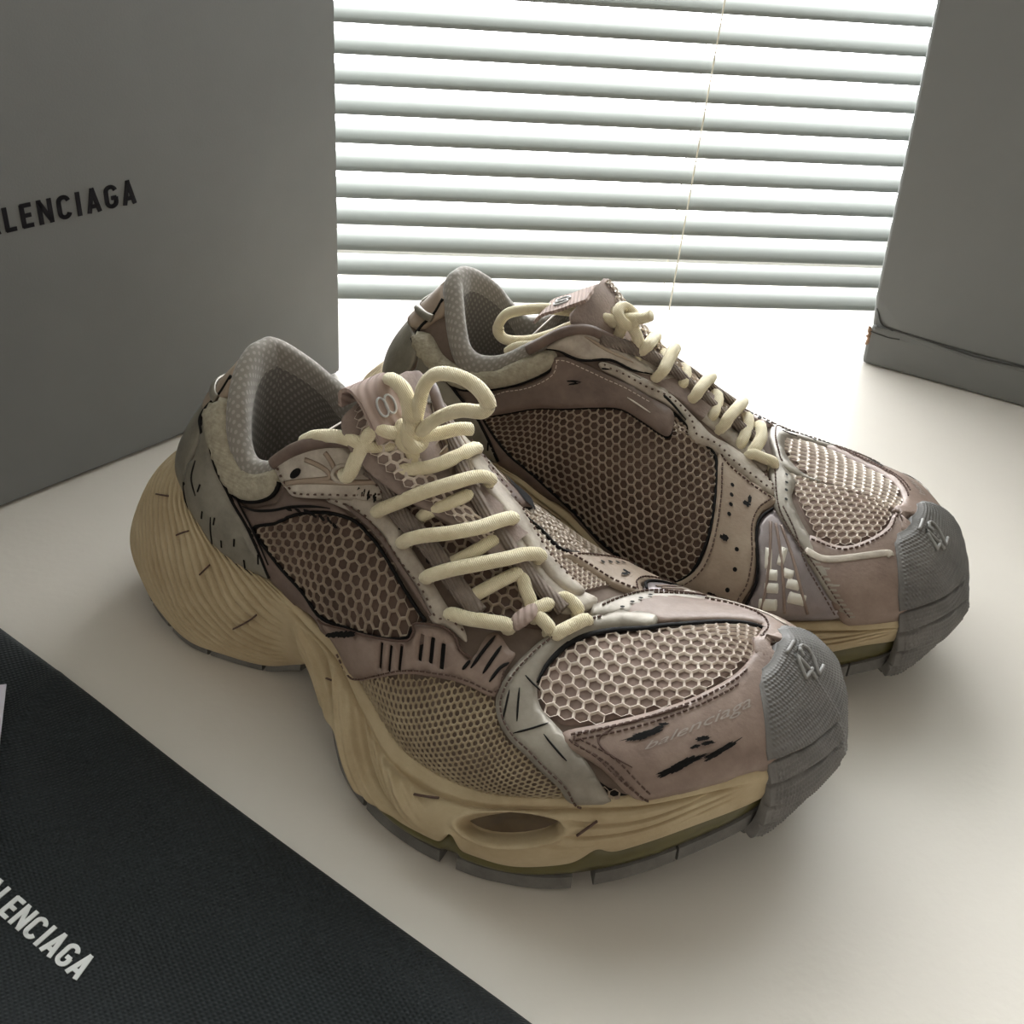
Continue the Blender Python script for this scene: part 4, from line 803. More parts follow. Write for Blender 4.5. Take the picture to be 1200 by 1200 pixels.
    if mir: panel('eyestay_band',mb,MT['silver'],root,off=.0016,thick=.0018)
    else:
        mb=np.array([(11.4,.12),(10.3,.10),(8.86,.06),(7.82,.02),(7.1,-.01),(6.4,.0),(6.4,.055),(7.1,.07),(7.75,.094),(8.67,.15),(9.7,.22),(10.8,.26),(11.5,.26)])
        panel('eyestay_band',mb,MT['silver'],root,off=.0016,thick=.0018)
        window(np.array([(9.2,.20),(9.5,.32),(8.9,.40),(8.2,.36),(7.6,.32),(6.9,.26),(6.3,.20),(6.45,.06),(7.1,.075),(7.75,.10),(8.67,.155)]),'netw','pinkback',.0030,.3,.70,.0010)
        panel('shoulder_overlay',np.array([(10.9,.27),(9.8,.23),(9.25,.20),(9.5,.33),(10.2,.42),(11.0,.42)]),MT['mauve'],root,off=.0010,thick=.0016)
    mw=A('m_wing');mw[:,1]=np.maximum(mw[:,1],.006);panel('eyestay_wing',mw,MT['silver'],root,off=.0018,thick=.0020)
    panel('eyestay_base',[(12.4,.02),(11.6,.03),(10.6,.02),(9.6,.0),(8.4,-.03),(7.2,-.07),(6.5,-.10),(5.9,-.02),(6.0,.06),(6.6,.05),(7.4,.05),(8.4,.07),(9.4,.09),(10.4,.10),(11.4,.09),(12.3,.08)],MT['silver'],root,off=.0006,thick=.0014)
    decals('perforations',[disc(a,b,.0011,8) for a,b in D['m_perf']]+[disc(a,b,.0009,8) for a,b in D['m_vdots']],MT['black'],root,off=.0034)
    if not mir: decals('slit',[densify([(10.3,.36),(10.0,.37),(9.5,.34),(9.1,.26),(8.95,.24),(9.3,.24),(9.8,.30)],4)],MT['black'],root,off=.0036)
    # ---- heel
    hc=A('heel_counter');hm=hc*[1,-1]
    for s,h in ((-1,hc),(1,hm)):
        panel('heel_counter',h,MT['counter'],root,off=.0010,thick=.0018)
        piping('dark_edge',h[:8],MT['black'],root,off=.0020,r=.0009,closed=False)
        piping('dark_edge',h[8:14],MT['black'],root,off=.0016,r=.0013,closed=False)
        panel('heel_film',np.array([(18.3,-.52),(19.0,-.46),(20.3,-.48),(21,-.48),(21,-1),(19.4,-1),(18.0,-1),(17.7,-.86),(18.1,-.70)])*[1,-s],MT['counter'],root,off=.0004,thick=.0012)
        panel('heel_tab',np.array([(18.75,-.11),(20,-.10),(21,-.10),(21,-.50),(20.3,-.50),(19.6,-.48),(18.95,-.40),(18.8,-.25)])*[1,-s],MT['tan'],root,off=.0012,thick=.0016)
        P,N=spath(np.array([(21,-.40),(20,-.36),(19.2,-.30),(18.8,-.24)])*[1,-s],.0036,8);V,F_=sweep(P,.0022,.0010,8,N);obj('heel_strap',V,F_,MT['counter'],root)
        piping('dark_edge',np.array([(19.2,-.10),(18.95,-.22),(18.95,-.36),(18.8,-.44),(18.3,-.43)])*[1,-s],MT['black'],root,off=.0026,r=.0009,closed=False)
        # scratches on the counter
        rr=np.random.default_rng(5);lines=[]
        for k in range(7):
            a=17.2-k*.5;b=-.62-.03*k-(.12 if k%2 else 0);lines.append(np.array([(a,b),(a-.05,b-.07)])*[1,-s])
        L=[]
        for l in lines:
            P,N=spath(l,.0030,4);L.append(sweep(P,.0005,.0003,5,N))
        V,F_=join(L);o=obj('scratches',V,F_,MT['black'],root);o['kind']='stuff'
    # ---- collar padding
    pad=np.array([(18.6,-.14),(18.0,-.13),(17.2,-.115),(16.2,-.06),(15.3,-.05),(14.6,-.085),(14.34,-.248),(14.41,-.342),(15.03,-.36),(15.76,-.375),(16.36,-.378),(17.25,-.375),(18.33,-.394),(18.9,-.40)])
    panel('collar_pad',pad,MT['pad'],root,off=.0008,thick=.0012,puff=.0035)
    piping('dark_edge',pad[6:],MT['black'],root,off=.0012,r=.0011,closed=False)
    mpad=A('m_pad');mpad[:,1]=np.maximum(mpad[:,1],.06);panel('collar_pad',mpad,MT['pad'],root,off=.0008,thick=.0012,puff=.0035)
    piping('dark_edge',np.concatenate([mpad[8:],mpad[:1]]),MT['black'],root,off=.0012,r=.0009,closed=False)
    # ---- lining
    ps=np.concatenate([np.linspace(12.2,21,110),np.linspace(21,12.2,110)[1:]]);sd=np.concatenate([-np.ones(110),np.ones(109)])
    T=np.where((sd<0)[:,None],spl(LAT_T,ps),spl(MED_T,ps))
    tg=np.gradient(T,axis=0);ow=np.stack([tg[:,1],-tg[:,0],0*ps],-1);ow/=np.linalg.norm(ow,axis=1)[:,None]+1e-9
    cen=np.array([.085,.0015,0]);ow*=np.sign(((T-cen)*ow*[1,1,0]).sum(1))[:,None]
    rows=[]
    sh=np.interp(ps,[12.2,13.4,14.6,15.6],[.35,.5,.8,1.])[:,None]
    for o_,u_ in ((.0035,-.0105),(.0050,-.006),(.0044,-.0008),(.0022,.0026),(-.0008,.0036),(-.0036,.0022),(-.0052,-.002),(-.0056,-.009)):
        rows.append(T+ow*o_*sh+np.array([0,0,1.])*u_*sh)
    roll=np.stack(rows,1)
    ln=np.concatenate([[0],np.cumsum(np.linalg.norm(np.diff(T,axis=0),axis=1))])
    fine=np.linspace(0,len(rows)-1,28)
    R2=np.stack([spl(roll[i],fine) for i in range(len(ps))],0)
    uv=np.stack(np.broadcast_arrays(ln[:,None],np.cumsum(np.concatenate([[0],np.linalg.norm(np.diff(R2[60],axis=0),axis=1)]))[None]),-1).reshape(-1,2)
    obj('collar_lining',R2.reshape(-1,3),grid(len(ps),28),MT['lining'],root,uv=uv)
    low=[]
    z0=.052
    last=R2[:,-1]
    for f in np.linspace(0,1,14):
        zt=last[:,2]*(1-f)+z0*f
        inn=.006*np.sin(f*np.pi*.5)
        low.append(np.stack([last[:,0]-ow[:,0]*inn*(-.55),last[:,1]-ow[:,1]*inn*(-.55),zt],-1))
    low=np.stack(low,1)
    uv=np.stack(np.broadcast_arrays(ln[:,None],np.linspace(0,.06,14)[None]),-1).reshape(-1,2)
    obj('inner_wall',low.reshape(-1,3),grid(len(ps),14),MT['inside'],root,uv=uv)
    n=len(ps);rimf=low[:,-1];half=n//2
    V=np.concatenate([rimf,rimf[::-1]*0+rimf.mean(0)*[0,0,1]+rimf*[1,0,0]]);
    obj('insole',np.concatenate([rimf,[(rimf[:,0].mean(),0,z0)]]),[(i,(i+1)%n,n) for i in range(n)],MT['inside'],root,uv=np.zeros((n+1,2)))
    # ---- ropes along the throat
    rl=A('ropeL')
    P,N=spath(rl,.0034,10);V,F_=sweep(P,.0040,.0026,10,N);obj('eyestay_tape',V,F_,MT['rope'],root)
    rm=np.array([(12.1,.06),(11.4,.06),(10.4,.02),(9.6,-.005),(9.17,-.024),(8.47,-.045),(7.58,-.082),(6.85,-.098),(6.53,-.106)])
    P,N=spath(rm,.0034,10);V,F_=sweep(P,.0036,.0026,10,N);obj('eyestay_tape',V,F_,MT['rope'],root)
    # ---- tongue
    cpath=np.array([(.185,-.004,.0935),(.170,-.004,.1020),(.156,-.004,.1090),(.144,-.004,.1165),(.133,-.003,.1245),(.124,-.002,.1335),(.1175,-.001,.1405),(.115,-.001,.1425)])
    hw=np.array([.012,.014,.018,.023,.027,.0285,.0255,.015])
    t=np.linspace(0,len(cpath)-1,40);Cc=spl(cpath,t);W=tab(hw,t)
    tt=np.gradient(Cc,axis=0);tt/=np.linalg.norm(tt,axis=1)[:,None];nn=np.cross(tt,(0,1,0));nn/=np.linalg.norm(nn,axis=1)[:,None];nn*=np.sign(nn[:,2:3]+1e-9)
    yy=np.linspace(-1,1,25)
    top=Cc[:,None]+np.array([0,1.,0])*(W[:,None]*yy)[...,None]-nn[:,None]*((W[:,None]**2*9.0)*(yy**2))[...,None]
    edge=(1-np.clip((np.abs(yy)-.75)/.25,0,1)**2*.9)[None,:,None]
    thk=.0065*edge
    bot=top-nn[:,None]*thk
    V=np.concatenate([top.reshape(-1,3),bot.reshape(-1,3)]);g=grid(40,25);k=1000
    F_=g+[tuple(i+k for i in reversed(f)) for f in g]
    for i in range(39): F_+=[(i*25+k,(i+1)*25+k,(i+1)*25,i*25),(i*25+24,(i+1)*25+24,(i+1)*25+24+k,i*25+24+k)]
    for j in range(24): F_+=[(39*25+j,39*25+j+k,39*25+j+1+k,39*25+j+1)]
    obj('tongue',V,F_,MT['tongue'],root)
    def stong(uv):
        ii=np.clip(uv[:,0],0,39);jj=np.clip(uv[:,1],0,24)
        i0=np.minimum(ii.astype(int),38);j0=np.minimum(jj.astype(int),23);fi=(ii-i0)[:,None];fj=(jj-j0)[:,None]
        Pp=(top[i0,j0]*(1-fi)+top[i0+1,j0]*fi)*(1-fj)+(top[i0,j0+1]*(1-fi)+top[i0+1,j0+1]*fi)*fj
        return Pp,nn[i0]
    hexnet('tongue_honeycomb',[(2,1),(22,1),(34,1.5),(36,6),(24,9),(2,9)],MT['netw'],root,cell=.0048,ratio=.74,off=.0002,h=.0010,surf=stong,smooth=False)
    # pull loop / label
    lp=LABEL[mir];lt=densify(lp[0],6,False);LW=lp[1]
    V=[];F_=[]
    tl=np.gradient(lt,axis=0);tl/=np.linalg.norm(tl,axis=1)[:,None];nl=np.cross(tl,(0,1,0));nl/=np.linalg.norm(nl,axis=1)[:,None]
    for i in range(len(lt)):
        for sy,sn in ((-1,0),(1,0),(1,1),(-1,1)): V.append(lt[i]+np.array([lp[2]*sy*LW,sy*LW,-abs(sy)*.0])-nl[i]*.0016*sn)
    for i in range(len(lt)-1):
        for j in range(4): F_.append((i*4+j,i*4+(j+1)%4,(i+1)*4+(j+1)%4,(i+1)*4+j))
    F_+=[(0,3,2,1),tuple((len(lt)-1)*4+j for j in range(4))]
    lab=obj('tongue_label',V,F_,MT['label'],root,smooth=False)
    ci=lp[3];cpt=lt[ci];nrm=nl[ci]*(1 if nl[ci][2]>0 else -1);ax=np.array([lp[2],1,0.]);ax/=np.linalg.norm(ax);ay=np.cross(nrm,ax)
    L=[]
    for sx in (-1,1):
        th=np.linspace(0,2*np.pi,17);ring=cpt+nrm*.0022+np.outer(np.cos(th)*.0024+sx*.0021,ax)+np.outer(np.sin(th)*.0040,ay)
        L.append(sweep(ring,.0005,.0005,6,nrm,cap=False))
    V,F_=join(L);obj('emblem',V,F_,MT['emblem'],lab)
    # ---- laces
    if not mir:
        for nm,h in (('laceB',(.003,.006,.007,.007,.006,.003)),('laceC',(.0045,.007,.008,.008,.007,.0055)),('laceD',(.0045,.0075,.008,.008,.007,.0055)),('laceE',(.0045,.0075,.008,.008,.007,.0055))):
            lace('lace_bar',onsurf(D[nm],h),root)
        lace('lace_bar',onsurf(D['laceF'],(.003,.0045,.005,.004)),root)
        lace('lace_cross',onsurf([(10.35,-.22),(10.0,-.12),(9.75,-.01)],(.002,.0035,.003)),root,r=.0030)
        for nm in ('cross3','cross4'):lace('lace_cross',onsurf(D[nm],(.002,.0035,.003)),root,r=.0030)
        lace('lace_cross',onsurf(D['cross5'],(.003,.003,.002)),root,r=.0030);lace('lace_cross',onsurf(D['cross6'],(.003,.004,.003)),root,r=.0030);lace('lace_cross',onsurf(D['cross7'],(.003,.004,.003)),root,r=.0030)
        lace('lace_cross',onsurf(D['bandlace'],(.004,.0048,.004)),root,r=.0030);lace('lace_cross',onsurf(D['medlace'],(.003,.004,.003)),root,r=.0030)
        panel('lace_keeper',D['keeper'],MT['label'],root,off=.0055,thick=.0016)
        kn=np.array((.1345,-.009,.127))
        E=surf_upper(np.array([D['eyelet'][0]]))
        lace('lace_strand',[E[0][0]+E[1][0]*.002,E[0][0]+E[1][0]*.008+np.array([.003,.001,.001]),(.1235,-.0225,.1305),(.130,-.0155,.1305),kn],root)
        lace('lace_end',[(.0954,-.0301,.1196),(.1017,-.0300,.1242),(.113,-.0290,.1283),(.1223,-.0260,.1273),(.1263,-.0201,.1240),(.1302,-.012,.1235)],root)
        lace('lace_loop',[(.1352,-.0101,.1277),(.1377,-.0101,.1394),(.1406,-.0101,.1534),(.1457,-.0095,.1605),(.155,-.0095,.1634),(.1643,-.0095,.1622),(.1706,-.0102,.1578),(.1690,-.0108,.1535),(.1585,-.0106,.1498),(.1481,-.0101,.1421),(.1400,-.0101,.133)],root)
        lace('lace_loop',[(.1359,-.0122,.1303),(.1356,-.0122,.1408),(.1317,-.0102,.1476),(.1251,-.0082,.1494),(.1175,-.0020,.1450),(.1160,.004,.1400)],root)
        lace('lace_strand',[kn,(.1414,.000,.1275),(.1472,.0059,.1293),(.150,.011,.128)],root)
        lace('lace_cross',[kn,(.1365,-.011,.121),(.1375,-.013,.1155)],root)
        kdir=(.9,.15,.35)
    else:
        for pe,qe in ((10.85,.04),(10.08,.095),(8.92,.04),(7.8,.032)):
            pq=[(pe+.30,-.36),(pe+.22,-.28),(pe+.12,-.18),(pe+.05,-.08),(pe,qe-.03),(pe,qe)]
            lace('lace_bar',onsurf(pq,(.004,.0075,.009,.009,.0075,.005)),root)
            lace('lace_cross',onsurf([(pe-.1,-.30),(pe-.45,-.15),(pe-.75,0.)],(.002,.004,.003)),root,r=.0030)
        lace('lace_bar',onsurf([(7.2,-.25),(7.0,-.16),(6.7,-.08),(6.6,.02)],(.003,.006,.006,.004)),root)
        lace('lace_bar',onsurf([(6.66,.058),(6.15,.032),(5.752,.006)],(.0045,.005,.004)),root)
        kn=np.array((.1347,.0055,.1325))
        lace('lace_loop',[(.1332,.0052,.1314),(.1265,.0060,.1300),(.1154,.0070,.1305),(.1014,.0075,.1290),(.0874,.0080,.1260),(.0733,.0085,.1200),(.0684,.0090,.1130),(.0690,.0095,.1070),(.0747,.0095,.1050),(.0863,.009,.1080),(.0974,.008,.1140),(.1094,.007,.1222),(.1215,.006,.1268),(.1308,.0052,.1290)],root)
        lace('lace_end',[(.0789,.0201,.1040),(.0843,.0201,.1085),(.0955,.0201,.1130),(.1088,.0190,.1210),(.1200,.012,.127)],root,r=.0030)
        lace('lace_strand',[kn,(.1332,.0075,.124),(.129,.010,.1165),(.127,.0125,.1130)],root)
        lace('lace_strand',[kn,(.1415,.0065,.1270),(.1446,.0075,.1205),(.1444,.0085,.1130)],root)
        lace('lace_end',[kn,(.1400,.0055,.1340),(.1440,.0050,.1352),(.1475,.0050,.1375)],root)
        kdir=(.6,.0,.8)
    # knot: a short wrap round the crossing
    th=np.linspace(0,2*np.pi*1.6,40);k1=np.array(kdir)/np.linalg.norm(kdir);k2=np.cross(k1,(0,1,0));k2/=np.linalg.norm(k2);k3=np.cross(k1,k2)
    ring=kn+np.array([0,0,.0012])+np.outer(np.cos(th)*.0050,k2)+np.outer(np.sin(th)*.0054,k3)+np.outer(np.linspace(-.0026,.0026,40),k1)
    V,F_=sweep(ring,.0028,.0028,10,k1);obj('lace_knot',V,F_,MT['lace'],root)
    # ---- stitching, perforations, wear
    tst=A('toe_stitch')
    stitches([tst,inset(tov,.0022)[:22],inset(tov,.0022)[-12:],inset(tov,.0046)[2:20],inset(tov,.0046)[-11:-2],inset(band,.0018)[4:54],[(x,y+.012) for x,y in lad[-7:]]],.0036,root,MT['stitch'])
    stitches([A('m_tstitch'),A('m_tline'),inset(mto,.002)[:18],inset(A('m_front'),.0018)],.0032,root,MT['stitch'])
    stitches([inset(mq,.0022)[:40]],.0030,root,MT['stitchl'],w=.00028)
    stitches([inset(wing,.0020)[24:],inset(flank,.0018)[:28],inset(mb,.0016)[26:]],.0044,root,MT['stitch'],space=.0034,ln=.0010,w=.0004)
    marks=[blob(4.12,-.545,.0060,.0016,-.55,seed=1),blob(3.45,-.735,.0078,.0022,-.6,seed=2),blob(2.85,-.69,.0062,.0015,-.75,seed=3),blob(3.15,-.60,.0018,.0012,seed=4),blob(3.05,-.63,.0016,.0011,seed=5),blob(3.25,-.64,.0014,.0009,seed=6),
           blob(3.85,-.50,.0014,.0007,seed=7)]
    decals('wear_marks',[ragged(b,4,i) for i,b in enumerate(marks)],MT['black'],root,off=.0036)
    m2=[blob(12.16,.334,.004,.0006,.2,seed=11),blob(12.1,.345,.003,.0006,.4,seed=12),blob(6.5,.33,.0022,.0012,seed=13),blob(6.42,.30,.0012,.0018,seed=14),blob(6.99,.53,.0020,.0014,seed=15),blob(6.97,.82,.0022,.0012,seed=16),blob(7.0,.835,.0014,.0009,seed=17)]
    decals('wear_marks',m2,MT['black'],root,off=.0036)
    m3=[blob(13.6-.24*k,-.455+.005*(k%3),.0020,.0007,.3,seed=30+k) for k in range(7)]+[blob(10.7-.33*k,-.31-.006*(k%2),.0022,.0014,1.2,seed=40+k) for k in range(6)]+[blob(11.3-.16*k,-.90+.03*k,.0009,.0034,.6,seed=60+k) for k in range(5)]+[blob(12.1-.15*k,-.27,.0022,.0008,1.1,seed=70+k) for k in range(4)]
    decals('wear_marks',m3,MT['black'],root,off=.0038)
    # faded lettering on the toe side
    ghost_text('balenciaga',D['ghost'],root,mir)
    strokes('surface_grooves',[D[k] for k in ('bg','bg2','bg3','bg4','bg5')],MT['black'],root,.0031,.0004)
    strokes('surface_grooves',[D[k] for k in ('lg1','lg2','lg3','lg4')],MT['black'],root,.0032,.0007)
    strokes('surface_grooves',[D[k] for k in ('hg1','hg2','hg3','qg1')],MT['black'],root,.0028,.0006)
    strokes('surface_grooves',[D['fg1']],MT['mauved'],root,.0036,.0012)
    strokes('surface_grooves',[D['tg1'],D['tg2']],MT['stitch'],root,.0034,.0004)
    strokes('surface_grooves',[D['mg2'],D['mg3']],MT['black'],root,.0026,.0009)
    strokes('surface_grooves',[D['mg4']],MT['tan'],root,.0042,.0009)
    strokes('surface_grooves',[D['mg1']],MT['white'],root,.0034,.0004)
    # ---- midsole
    def ewave(pp):                                   # notches between the pods of the forefoot
        g=lambda c,w:np.exp(-((pp-c)/w)**2)
        return .0085*g(7.15,.16)+.005*g(4.5,.18)-.002*g(5.8,.5)-.0015*g(8.3,.5)
    for side in (-1,1):
        pp=np.linspace(0,21,760);ww=np.linspace(0,1,190);PP,WW=np.meshgrid(pp,ww,indexing='ij')
        M,o=midsurf(PP,WW,side)
        n=np.cross(np.gradient(M,axis=0),np.gradient(M,axis=1));n/=np.linalg.norm(n,axis=-1)[...,None]+1e-12
        n*=np.sign((n*o).sum(-1))[...,None]*1.
        d=np.zeros_like(PP)
        sm=lambda x,a,b:np.clip((x-a)/(b-a),0,1)**2*(3-2*np.clip((x-a)/(b-a),0,1))
        # concentric grooves on the heel block
        gph=WW+np.clip((PP-13.0)/6.2,0,2)**1.6*.62+.008*np.sin(PP*2.1)+.003*np.sin(PP*4.3+WW*7)
        gmask=sm(PP,13.0,13.8)*(1-sm(PP,19.8,20.6))*sm(WW,.18,.26)*(1-sm(WW,.72,.80))
        # swept facets in the waist
        mask=sm(PP,7.6,8.4)*(1-sm(PP,12.0,12.9))*sm(WW,.34,.45)*(1-sm(WW,.78,.84))
        ph=(PP-8)*.55+WW*2.2
        gmask=np.maximum(gmask,mask*.5);gph=np.where(PP<12.9,ph*.12,gph)
        d+=mask*(.0034*np.sin(ph*2*np.pi/1.05)+.0006*np.sin(ph*2*np.pi/.16))
        # ledge under the lip
        d-=.0026*np.exp(-((WW-.36-.03*np.sin(PP*.9))/.022)**2)*sm(PP,2.2,3)*(1-sm(PP,12.6,13.4))
        # fine lines forefoot
        mask=sm(PP,2.3,3)*(1-sm(PP,5.0,5.6))*sm(WW,.36,.42)*(1-sm(WW,.55,.62))
        gmask=np.maximum(gmask,mask*.7);gph=np.where(PP<6,(WW+.05*(PP-4)**2)*.5,gph)
        sn=np.sin(gph*2*np.pi/.044);d-=gmask*.0021*np.where(sn>0,np.abs(sn)**1.6,0)
        # oval window
        win=((PP-6.08)/1.0)**2+((WW-(.47+.021*(PP-6.08)))/.108)**2
        rec=1-sm(win,.75,1.05)
        d-=.0075*rec
        d+=.0012*np.exp(-((win-1.15)/.2)**2)
        low=sm(WW,.5,.84)[...,None]*np.array([0,0,1.])
        M=M+n*d[...,None]+low*ewave(PP)[...,None]
        obj('midsole',M,grid(len(pp),len(ww)),MT['foam'],root)
        # brown plate seen in the window
        th=np.linspace(0,2*np.pi,28,endpoint=False);wp=6.08+.98*np.cos(th);wv=.47+.021*(wp-6.08)+.103*np.sin(th)
        Pm,om=midsurf(np.append(wp,6.08),np.append(wv,.475),side)
        Pm=Pm-om*.0062
        obj('sole_window',Pm,[(i,(i+1)%28,28) for i in range(28)],MT['window'],root,smooth=False)
        # creases
        L=[]
        for a,b in (((17.14,.387),(16.89,.33)),((16.02,.428),(15.87,.377)),((14.69,.568),(14.07,.46)),((11.07,.52),(10.65,.40)),((18.39,.333),(18.06,.28)),((8.11,.434),(7.62,.38)),((4.87,.482),(4.61,.40))):
            tt_=np.linspace(0,1,6);Pm,om=midsurf(a[0]+(b[0]-a[0])*tt_,a[1]+(b[1]-a[1])*tt_,side)
            L.append(sweep(Pm+om*.0008,.0004,.0006,6,om))
        V,F_=join(L);o=obj('crease_marks',V,F_,MT['stitch'],root);o['kind']='stuff'
        # gel layer
        S_=LAT_S if side<0 else MED_S
        pp=np.linspace(1.5,11.6,220);S=spl(S_,pp);o_=outward(S_,side);o_=spl(o_,pp);o_/=np.linalg.norm(o_,axis=1)[:,None]
        up=np.array([0,0,1.]);E=S+up*(tab(MTH,pp)+ewave(pp))[:,None]
        fade=np.interp(pp,[1.5,3,10.5,11.6],[.3,1,1,.1])[:,None]
        thb=np.minimum(.0085,(E-S)[:,2]*.5)[:,None]
        rows=[E-o_*.012+up*.002,E-o_*.001+up*.0012,E*.7+(S+up*thb)*.3+o_*.0012*fade,E*.35+(S+up*thb)*.65+o_*.0012*fade,S+up*thb-o_*.0005,S+up*thb-o_*.02]
        obj('gel_layer',np.stack(rows,1),grid(len(pp),len(rows)),MT['gel'],root)
        # tread blocks
        for p0,p1,thk in ((1.6,3.05,.0080),(3.1,4.42,.0082),(4.75,7.0,.0078),(7.4,9.2,.0075),(9.3,11.0,.006),(12.9,14.0,.0045),(14.1,15.4,.0045),(15.5,16.6,.0045),(16.8,17.6,.0045),(17.75,18.8,.0045),(19.0,20.0,.0045),(20.1,21.0,.0045)):
            n_=max(6,int((p1-p0)*14));pp=np.linspace(p0,p1,n_);S=spl(S_,pp);o_=spl(outward(S_,side),pp);o_/=np.linalg.norm(o_,axis=1)[:,None]
            tp=np.minimum(thk,thk)
            prof=[(-.030,thk),(-.003,thk+.0006),(.0006,thk-.0002),(.0012,.0015),(.0002,.0002),(-.004,0),(-.030,0)]
            Vt=np.stack([S+o_*a+up*b for a,b in prof],1);k=len(prof)
            Vt[:,0,:2]*=1
            F_=grid(n_,k)+[tuple(range(k)),tuple((n_-1)*k+j for j in reversed(range(k)))]
            F_+=[((i+1)*k,i*k,i*k+k-1,(i+1)*k+k-1) for i in range(n_-1)]
            obj('tread_block',Vt.reshape(-1,3),F_,MT['tread'],root,smooth=False)
    # underside between the tread blocks
    n_=120;pp=np.linspace(.3,20.7,n_);a=spl(LAT_S,pp);b=spl(MED_S,pp);f=np.linspace(.06,.94,12)
    Vb=a[:,None]*(1-f[None,:,None])+b[:,None]*f[None,:,None]+np.array([0,0,.0042]);obj('outsole',Vb.reshape(-1,3),grid(n_,12),MT['tread'],root)
    # ---- toe cap
    NA,NB=380,260
    sv=np.linspace(-1,1,NA);tv=np.linspace(0,1,NB);SV,TV=np.meshgrid(sv,tv,indexing='ij')
    B,n=capsurf(SV,TV)
    sm=lambda x,a,b:np.clip((x-a)/(b-a),0,1)**2*(3-2*np.clip((x-a)/(b-a),0,1))
    d=.0046+.0*TV
    du=np.concatenate([np.zeros((1,NB)),np.cumsum(np.linalg.norm(np.diff(B,axis=0),axis=-1),0)]);du=du-du[NA//2][None]
    dw=np.concatenate([np.zeros((NA,1)),np.cumsum(np.linalg.norm(np.diff(B,axis=1),axis=-1),1)],1)
    d=d+.0005*np.clip(np.sin((du+dw*.8)*2*np.pi/.0030)*np.sin((du-dw*.8)*2*np.pi/.0030),-.25,1)*sm(TV,.02,.06)*(1-sm(TV,.86,.92))*(1-sm(np.abs(SV),.94,.97))
    d=d-.0012*sm(np.abs(SV),.90,1.)-.0012*(1-sm(TV,.0,.06))
    for c in (.36,.48,.60,.72,.84): d=d-.0016*np.exp(-((TV-c-.06*SV**2)/.011)**2)+.0008*sm(TV-.06*SV**2,c-.10,c-.015)*(1-sm(TV-.06*SV**2,c-.012,c))
    top=B+n*d[...,None];low=B-n*.001
    V=np.concatenate([top.reshape(-1,3),low[[0,-1]].reshape(-1,3),low[:,[0,-1]].reshape(-1,3)])
    F_=grid(NA,NB);K=NA*NB
    for j in range(NB-1): F_+=[(j,j+1,K+j+1,K+j),((NA-1)*NB+j+1,(NA-1)*NB+j,K+NB+j,K+NB+j+1)]
    K2=K+2*NB
    for i in range(NA-1): F_+=[((i+1)*NB,i*NB,K2+i*2,K2+(i+1)*2),(i*NB+NB-1,(i+1)*NB+NB-1,K2+(i+1)*2+1,K2+i*2+1)]
    capo=obj('toe_cap',V,F_,MT['cap'],root)
    cap_digits('42',top,n,capo,mir)
    for o in root.children:
        o.matrix_parent_inverse=Matrix.Identity(4)
    MIR=False
    return root
def font_mesh(text,size,shear=0.,extrude=.0,offset=0.,space=1.):
    cu=bpy.data.curves.new('t','FONT');cu.body=text;cu.size=size;cu.align_x='CENTER';cu.align_y='CENTER';cu.shear=shear;cu.offset=offset;cu.space_character=space;cu.resolution_u=3
    o=bpy.data.objects.new('t',cu);COLL.objects.link(o)
    dg=bpy.context.evaluated_depsgraph_get();me=o.evaluated_get(dg).to_mesh()
    V=np.array([tuple(v.co) for v in me.vertices]);F_=[tuple(p.vertices) for p in me.polygons]
    bpy.data.objects.remove(o);bpy.data.curves.remove(cu)
    return V,F_
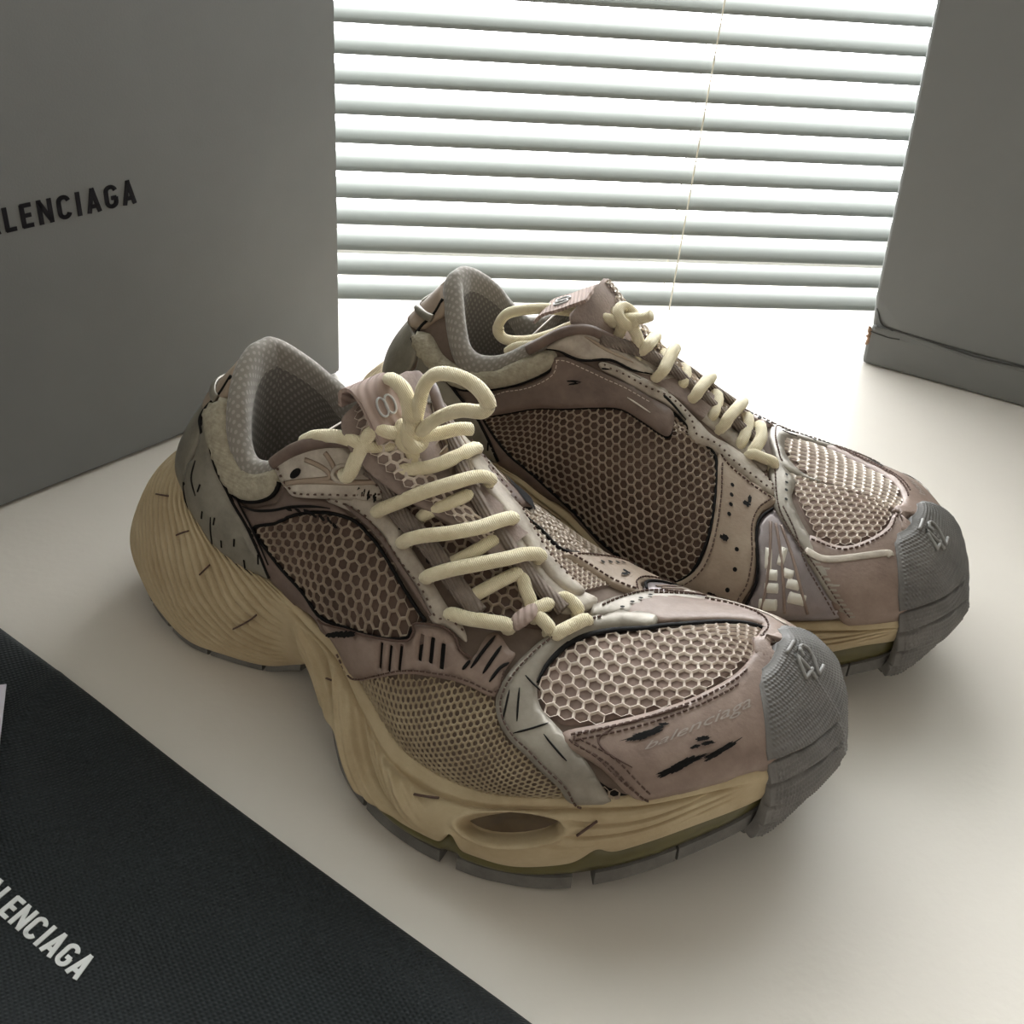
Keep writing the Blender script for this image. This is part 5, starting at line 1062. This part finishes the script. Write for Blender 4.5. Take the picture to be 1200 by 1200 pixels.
def ghost_text(text,quad,root,mir):
    V,F_=font_mesh(text,.0105,shear=.25)
    Q=np.array(quad,float)        # bl, br, tr, tl in (p,q)
    w=np.ptp(V[:,0]);x=(V[:,0]-V[:,0].min())/w;y=(V[:,1]-V[:,1].min())/np.ptp(V[:,1])
    if mir: x=1-x
    uv=(Q[0]*(1-x)[:,None]+Q[1]*x[:,None])*(1-y)[:,None]+(Q[3]*(1-x)[:,None]+Q[2]*x[:,None])*y[:,None]
    P,N=surf_upper(uv);obj('faded_lettering',P+N*.0035,F_,MT['ghost'],root,smooth=False)
def cap_digits(text,top,nrm,cap,mir):
    NA,NB=top.shape[:2]
    k=np.argmin(((top-np.array([.3045,.0245,.0740]))**2).sum(-1));ia,ib=divmod(k,NB)
    c=top[ia,ib];n=nrm[ia,ib];n=n/np.linalg.norm(n);ax=np.array([.0,1.,0.])
    if mir: ax=-ax
    ax=ax-n*(ax@n);ax/=np.linalg.norm(ax);ay=np.cross(n,ax)
    if ay[2]<0: ay=-ay
    st=4;sub=top[::st,::st];g=grid(sub.shape[0],sub.shape[1])
    tree=BVHTree.FromPolygons([Vector(v) for v in sub.reshape(-1,3)],g)
    strokes=[[(.40,0),(.40,1.),(-.02,.30),(.55,.30)],[(.66,.74),(.72,.93),(.90,1.),(1.07,.93),(1.14,.74),(1.05,.50),(.66,.0),(1.20,.0)],[(.20,1.24),(.90,1.24)]]
    h=.0125
    for q,stk in enumerate(strokes):
        P=densify(np.array(stk),6,False,smooth=False);L=[]
        for x,y in P:
            pt=Vector(c+ax*((x-.58)*h)+ay*((y-.5)*h)+n*.012)
            loc,nn,i,dist=tree.ray_cast(pt,Vector(-n))
            if loc is None: loc,nn,i,dist=tree.find_nearest(pt)
            L.append(np.array(loc)+n*.0004)
        V,F_=sweep(np.array(L),.0008,.0009,8,n);obj('size_digit' if q<2 else 'size_bar',V,F_,MT['capplain'],cap)
LABEL={False:(np.array([(.1300,-.0130,.1275),(.1250,-.0125,.1345),(.1195,-.0120,.1415),(.1140,-.0115,.1450),(.1095,-.0110,.1425),(.1090,-.0105,.1360)]),.0100,.15,9),
       True:(np.array([(.1165,.007,.1412),(.1100,.008,.1372),(.1040,.009,.1335),(.0960,.010,.1290),(.0920,.0105,.1240)]),.0105,.1,13)}
build_sneaker(PR_,False,'front beige and mauve worn sneaker beside the black bag, loop of lace standing up')
build_sneaker(PL_,True,'rear beige and mauve worn sneaker near the blind, lace loop lying over its collar')
